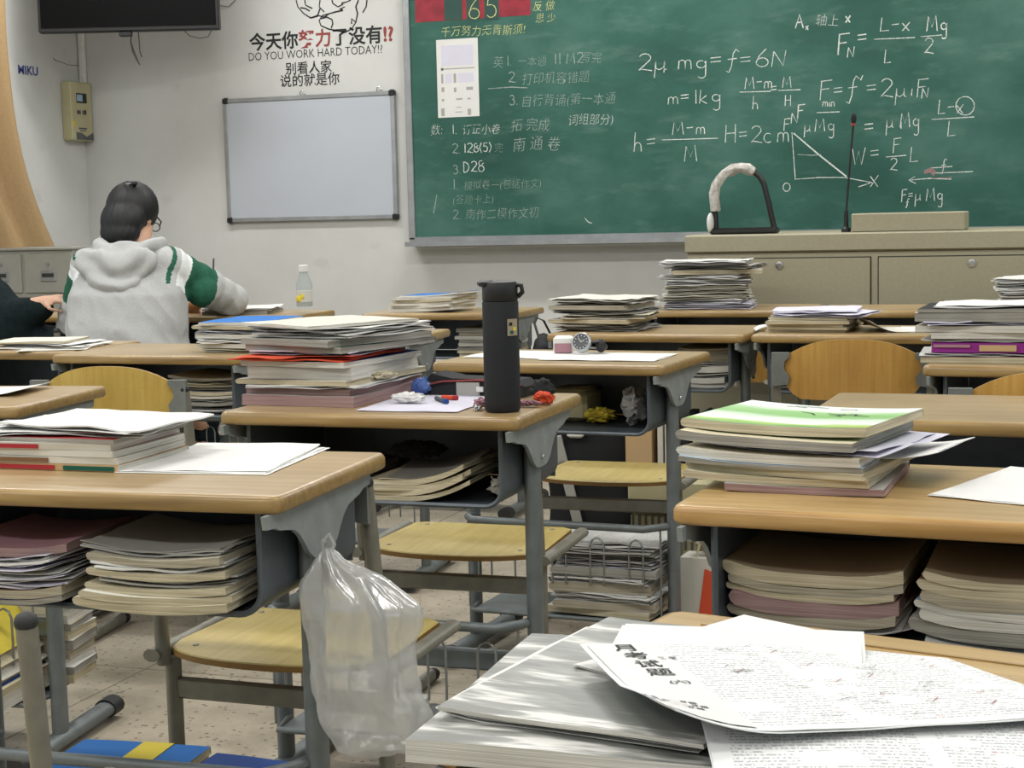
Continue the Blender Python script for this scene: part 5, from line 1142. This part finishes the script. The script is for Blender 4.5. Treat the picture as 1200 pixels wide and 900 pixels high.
def hand_chain(mb, wrist, dirv, upn, curl=.5, s=1.):
    d = Vector(dirv).normalized(); u = Vector(upn).normalized(); side = d.cross(u).normalized(); w = Vector(wrist)
    for k in range(4): mb.ball(w+d*(.022+.018*k)*s, (.02*s,)*3 if False else .0185*s, 12, 8)
    for k in (-1, 1): chain(mb, [w+d*.02*s, w+d*.075*s+side*k*.022*s], [.016*s, .013*s], 10, 4)
    for i, (o, L) in enumerate(((-.030, .85), (-.010, 1.), (.010, .95), (.029, .75))):
        p = w+d*.082*s+side*o*s; a = 0; pts = [p]
        for seg_ in (.034, .024, .018):
            a += curl; p = p+(d*math.cos(a)-u*math.sin(a))*seg_*L*s; pts.append(p)
        chain(mb, pts, [.0088*s, .0082*s, .0076*s, .0066*s], 10, 3)
    p = w+d*.03*s+side*.028*s; chain(mb, [p, p+(d*.5+side*.6-u*.4)*.045*s, p+(d*.9+side*.15-u*.6)*.07*s], [.012*s, .010*s, .008*s], 10, 3)
def student():
    root = thing('person', (-3.27, 5.06, 0), R(8), 'student in a grey hoodie with green and white sleeve bands writing, seen from behind', 'person')
    # one continuous body: head, neck, torso, arms, hands, legs
    mb = MB()
    loft(mb, [(0, -.02, .42, .16, .12, .8), (0, -.01, .52, .165, .12, .8), (0, .0, .68, .145, .1, .8), (0, .03, .84, .165, .105, .8), (0, .06, .96, .17, .09, .9), (0, .08, 1.01, .09, .07, 1)])
    chain(mb, [(0, .08, 1.0), (.0, .125, 1.10)], [.055, .05])
    hc = Vector((-.02, .13, 1.155)); Rh = Matrix.Rotation(R(-14), 3, 'Z') @ Matrix.Rotation(R(-28), 3, 'X')
    def H(v): return hc+Rh @ Vector(v)
    mb.ball(hc, (.072, .09, .095), 24, 18, rot=Rh); mb.ball(H((0, .03, -.05)), (.052, .06, .06), 18, 12, rot=Rh); mb.ball(H((0, .055, -.085)), (.028, .026, .024), 14, 10, rot=Rh)
    mb.ball(H((0, .1, -.025)), (.010, .014, .02), 10, 8, rot=Rh); mb.ball(H((0, .095, -.06)), (.022, .008, .006), 10, 8, rot=Rh)
    for s in (-1, 1): mb.ball(H((s*.074, .0, -.018)), (.010, .02, .032), 12, 10, rot=Rh)
    LS, LE, LW = (-.17, .06, .95), (-.27, .16, .74), (-.12, .40, .785)
    RS, RE, RW = (.17, .06, .95), (.30, .27, .815), (.14, .40, .81)
    chain(mb, [LS, LE, LW], [.05, .042, .028]); chain(mb, [RS, RE, RW], [.05, .042, .028])
    for s in (-1, 1): chain(mb, [(s*.09, .02, .48), (s*.1, .42, .50), (s*.1, .40, .09)], [.085, .06, .045]); chain(mb, [(s*.1, .39, .06), (s*.1, .50, .045)], [.045, .036])
    hand_chain(mb, RW, (-.75, .6, -.12), (.1, .1, 1), .55); hand_chain(mb, LW, (.9, .3, -.1), (0, 0, 1), .3)
    robj('body', remesh(mb, .008, 3), 'skin', root)
    # hoodie
    mb = MB()
    loft(mb, [(0, -.02, .60, .205, .155, .85), (0, -.025, .64, .225, .165, .85), (0, -.02, .74, .225, .16, .85), (0, .0, .86, .22, .145, .85), (0, .03, .94, .205, .12, .9), (0, .055, 1.0, .155, .09, .95), (0, .075, 1.04, .09, .065, 1)])
    RS2, RE2, RW2 = Vector((.15, .04, .955)), Vector((.295, .27, .82)), Vector((.17, .38, .82))
    LS2, LE2, LW2 = Vector((-.165, .05, .955)), Vector((-.285, .12, .73)), Vector((-.15, .36, .785))
    chain(mb, [RS2, RE2, RW2], [.078, .062, .045]); chain(mb, [LS2, LE2, LW2], [.078, .066, .045])
    mb.ball((.24, .12, .86), (.06, .07, .06), 14, 10)
    me = remesh(mb, .0055, 8)
    # cloth folds
    for v, nrm in zip(me.vertices, [n.vector.copy() for n in me.vertex_normals]):
        p = v.co; q = Vector((p.x*7, p.y*7, p.z*3.2)); f = abs(noise.noise(q+Vector((3, 1, 7)))); f2 = abs(noise.noise(Vector((p.x*16+p.z*9, p.y*16, p.z*8))))
        v.co += nrm*(.012*(.35-f)-.008*f2)
        dr_ = (p.z-.68); v.co += nrm*.010*math.sin(p.x*26+p.z*34)*max(0, 1-abs(dr_)/.11)*.7
    hood = robj('hoodie', me, ['grey_fleece', 'white_fleece', 'green_fleece'], root)
    for A_, B_ in ((RS2, RE2), (LS2, LE2)):
        ax = (B_-A_); L2 = ax.length_squared; sgn = 1 if A_.x > 0 else -1
        for pl in me.polygons:
            c = pl.center; t = (c-A_).dot(ax)/L2; dist = (c-(A_+ax*t)).length
            if dist < .115 and c.x*sgn > .13:
                if -.02 < t < .16: pl.material_index = 1
                elif .16 <= t < .56: pl.material_index = 2
                elif -.14 < t < -.09: pl.material_index = 2
    # waistband and cuffs
    # hood lying on the back
    mb = MB()
    for k in range(40):
        q = 2*PI*k/40; back = .5-.5*math.sin(q)
        c = Vector((-.01+.108*math.cos(q), .05+.095*math.sin(q)-.01*back, 1.02+.03*(1-back)-.0*back)); mb.ball(c, (.03, .03, .022+.016*back), 12, 8)
    for k in range(-6, 7):
        u = k/6; mb.ball((-.01+u*.125, -.07-.022*(1-u*u), .99-.045*(1-u*u)), (.032, .030, .045+.028*(1-u*u)), 12, 9)
    for k in range(-3, 4): u = k/3; mb.ball((-.01+u*.065, -.10-.015*(1-u*u), .90-.025*(1-abs(u))), (.036, .026, .045), 12, 9)
    me = remesh(mb, .008, 6)
    for v, nrm in zip(me.vertices, [n.vector.copy() for n in me.vertex_normals]):
        p = v.co; r_ = math.hypot(p.x*1.0, (p.z-1.08)*1.1); v.co += nrm*(.008*math.sin(r_*72+noise.noise(p*8)*3.0)-.004*abs(noise.noise(p*22)))
    robj('hood', me, 'grey_fleece', root)
    # hair
    mb = MB(); mb.ball(H((0, -.018, .012)), (.094, .1, .1), 26, 20, rot=Rh); mb.ball(H((0, -.05, -.05)), (.090, .066, .085), 22, 16, rot=Rh); mb.ball(H((0, -.045, -.10)), (.082, .055, .065), 20, 14, rot=Rh)
    me = remesh(mb, .007, 4)
    for v, nrm in zip(me.vertices, [n.vector.copy() for n in me.vertex_normals]):
        p = v.co; v.co += nrm*.0012*math.sin(math.atan2(p.x-hc.x, p.y-hc.y)*40+noise.noise(p*20)*4)
    hair = robj('hair', me, 'hair', root)
    MB().ball((.012, .07, 1.262), (.012, .012, .010), 12, 8).obj('hair_knot', 'hair', hair)
    MB().tube([(.01, .07, 1.265), (-.015, .07, 1.271), (-.03, .07, 1.264), (-.018, .07, 1.257), (.005, .07, 1.261)], .0025, 6).obj('hair_tie_loop', 'black', hair)
    MB().tube([H((.08, .0, .005)), H((.07, .075, .0)), H((.045, .1, -.005))], .0028, 6).obj('glasses', 'black', root)
    MB().tube([H((.03, .098, -.01))+Vector((.018*math.cos(a), 0, .016*math.sin(a))) for a in [2*PI*k/12 for k in range(12)]], .002, 6, closed=True).obj('glasses_rim', 'black', root)
    mb = MB(); 
    for s in (-1, 1): chain(mb, [(s*.09, .0, .48), (s*.1, .43, .50), (s*.1, .41, .11)], [.095, .07, .055])
    loft(mb, [(0, -.02, .42, .18, .14, .8), (0, -.02, .6, .19, .14, .8)])
    robj('trousers', remesh(mb, .012, 4), 'dark_cloth', root)
    for s in (-1, 1):
        mb = MB(); chain(mb, [(s*.1, .38, .045), (s*.1, .50, .035)], [.045, .036]); robj('shoe', remesh(mb, .01, 3), 'black', root)
    return root
ST = student()
pcl = MB().tube([(0, 0, 0), (.012, .0, .14)], .0038, 8).obj('pencil', 'ink_soft'); pcl.location = on_y(249, 345, 5.5); tag(pcl, 'dark pencil upright in the writing hand of the hooded student', 'pencil')
def second():
    root = thing('person', (-4.10, 5.02, 0), 0, 'person in dark clothes cut off by the left picture edge', 'person')
    mb = MB(); loft(mb, [(0, -.02, .42, .16, .12, .8), (0, 0, .68, .15, .1, .8), (0, .03, .86, .17, .105, .8), (0, .06, .98, .17, .09, .9), (0, .08, 1.03, .09, .07, 1)])
    chain(mb, [(0, .08, 1.0), (0, .12, 1.08)], [.055, .05]); hc = Vector((-.02, .15, 1.15)); mb.ball(hc, (.072, .09, .095), 20, 14); mb.ball(hc+Vector((0, .085, -.02)), (.01, .014, .02), 10, 8)
    for s in (-1, 1): mb.ball(hc+Vector((s*.074, 0, -.015)), (.01, .02, .03), 10, 8)
    chain(mb, [(.15, .06, .93), (.36, .0, .80), (.47, .04, .83)], [.05, .042, .028]); chain(mb, [(-.17, .06, .93), (-.28, .15, .78), (-.12, .4, .79)], [.05, .042, .028])
    for s in (-1, 1): chain(mb, [(s*.09, .02, .48), (s*.1, .42, .50), (s*.1, .40, .09)], [.085, .06, .045]); chain(mb, [(s*.1, .39, .06), (s*.1, .5, .045)], [.045, .036])
    hand_chain(mb, (.445, .035, .835), (.8, .25, .1), (0, -.35, 1), .5, .95); hand_chain(mb, (-.12, .4, .79), (.9, .3, -.1), (0, 0, 1), .3)
    robj('body', remesh(mb, .008, 3), 'skin', root)
    mb = MB(); loft(mb, [(0, -.02, .52, .2, .15, .85), (0, -.02, .70, .22, .16, .85), (0, .0, .84, .21, .15, .85), (0, .04, .95, .19, .12, .9), (0, .07, 1.04, .09, .07, 1)])
    chain(mb, [(.165, .05, .90), (.34, .0, .775), (.455, .04, .81)], [.08, .075, .048]); chain(mb, [(-.165, .05, .93), (-.28, .14, .76), (-.15, .36, .785)], [.08, .066, .045])
    mb.ball((.30, .0, .72), (.12, .09, .11), 16, 12); mb.ball((.42, .08, .69), (.14, .08, .05), 16, 12)
    me = remesh(mb, .012, 5, .008, 9); robj('jacket', me, 'dark_cloth', root)
    mb = MB(); mb.ball(hc+Vector((0, -.02, .015)), (.086, .096, .1), 22, 16); mb.ball(hc+Vector((0, -.05, -.08)), (.075, .05, .10), 18, 12); robj('hair', remesh(mb, .01, 3), 'hair', root)
    mb = MB()
    for s in (-1, 1): chain(mb, [(s*.09, .0, .48), (s*.1, .43, .50), (s*.1, .41, .11)], [.095, .07, .055])
    loft(mb, [(0, -.02, .42, .18, .14, .8), (0, -.02, .6, .19, .14, .8)]); robj('trousers', remesh(mb, .014, 4), 'dark_cloth', root)
    for s in (-1, 1):
        mb = MB(); chain(mb, [(s*.1, .38, .045), (s*.1, .50, .035)], [.045, .036]); robj('shoe', remesh(mb, .012, 3), 'black', root)
second()
DK['S'] = desk(-4.0, 5.32, 0, 'front-row desk at the left picture edge before the cabinet')
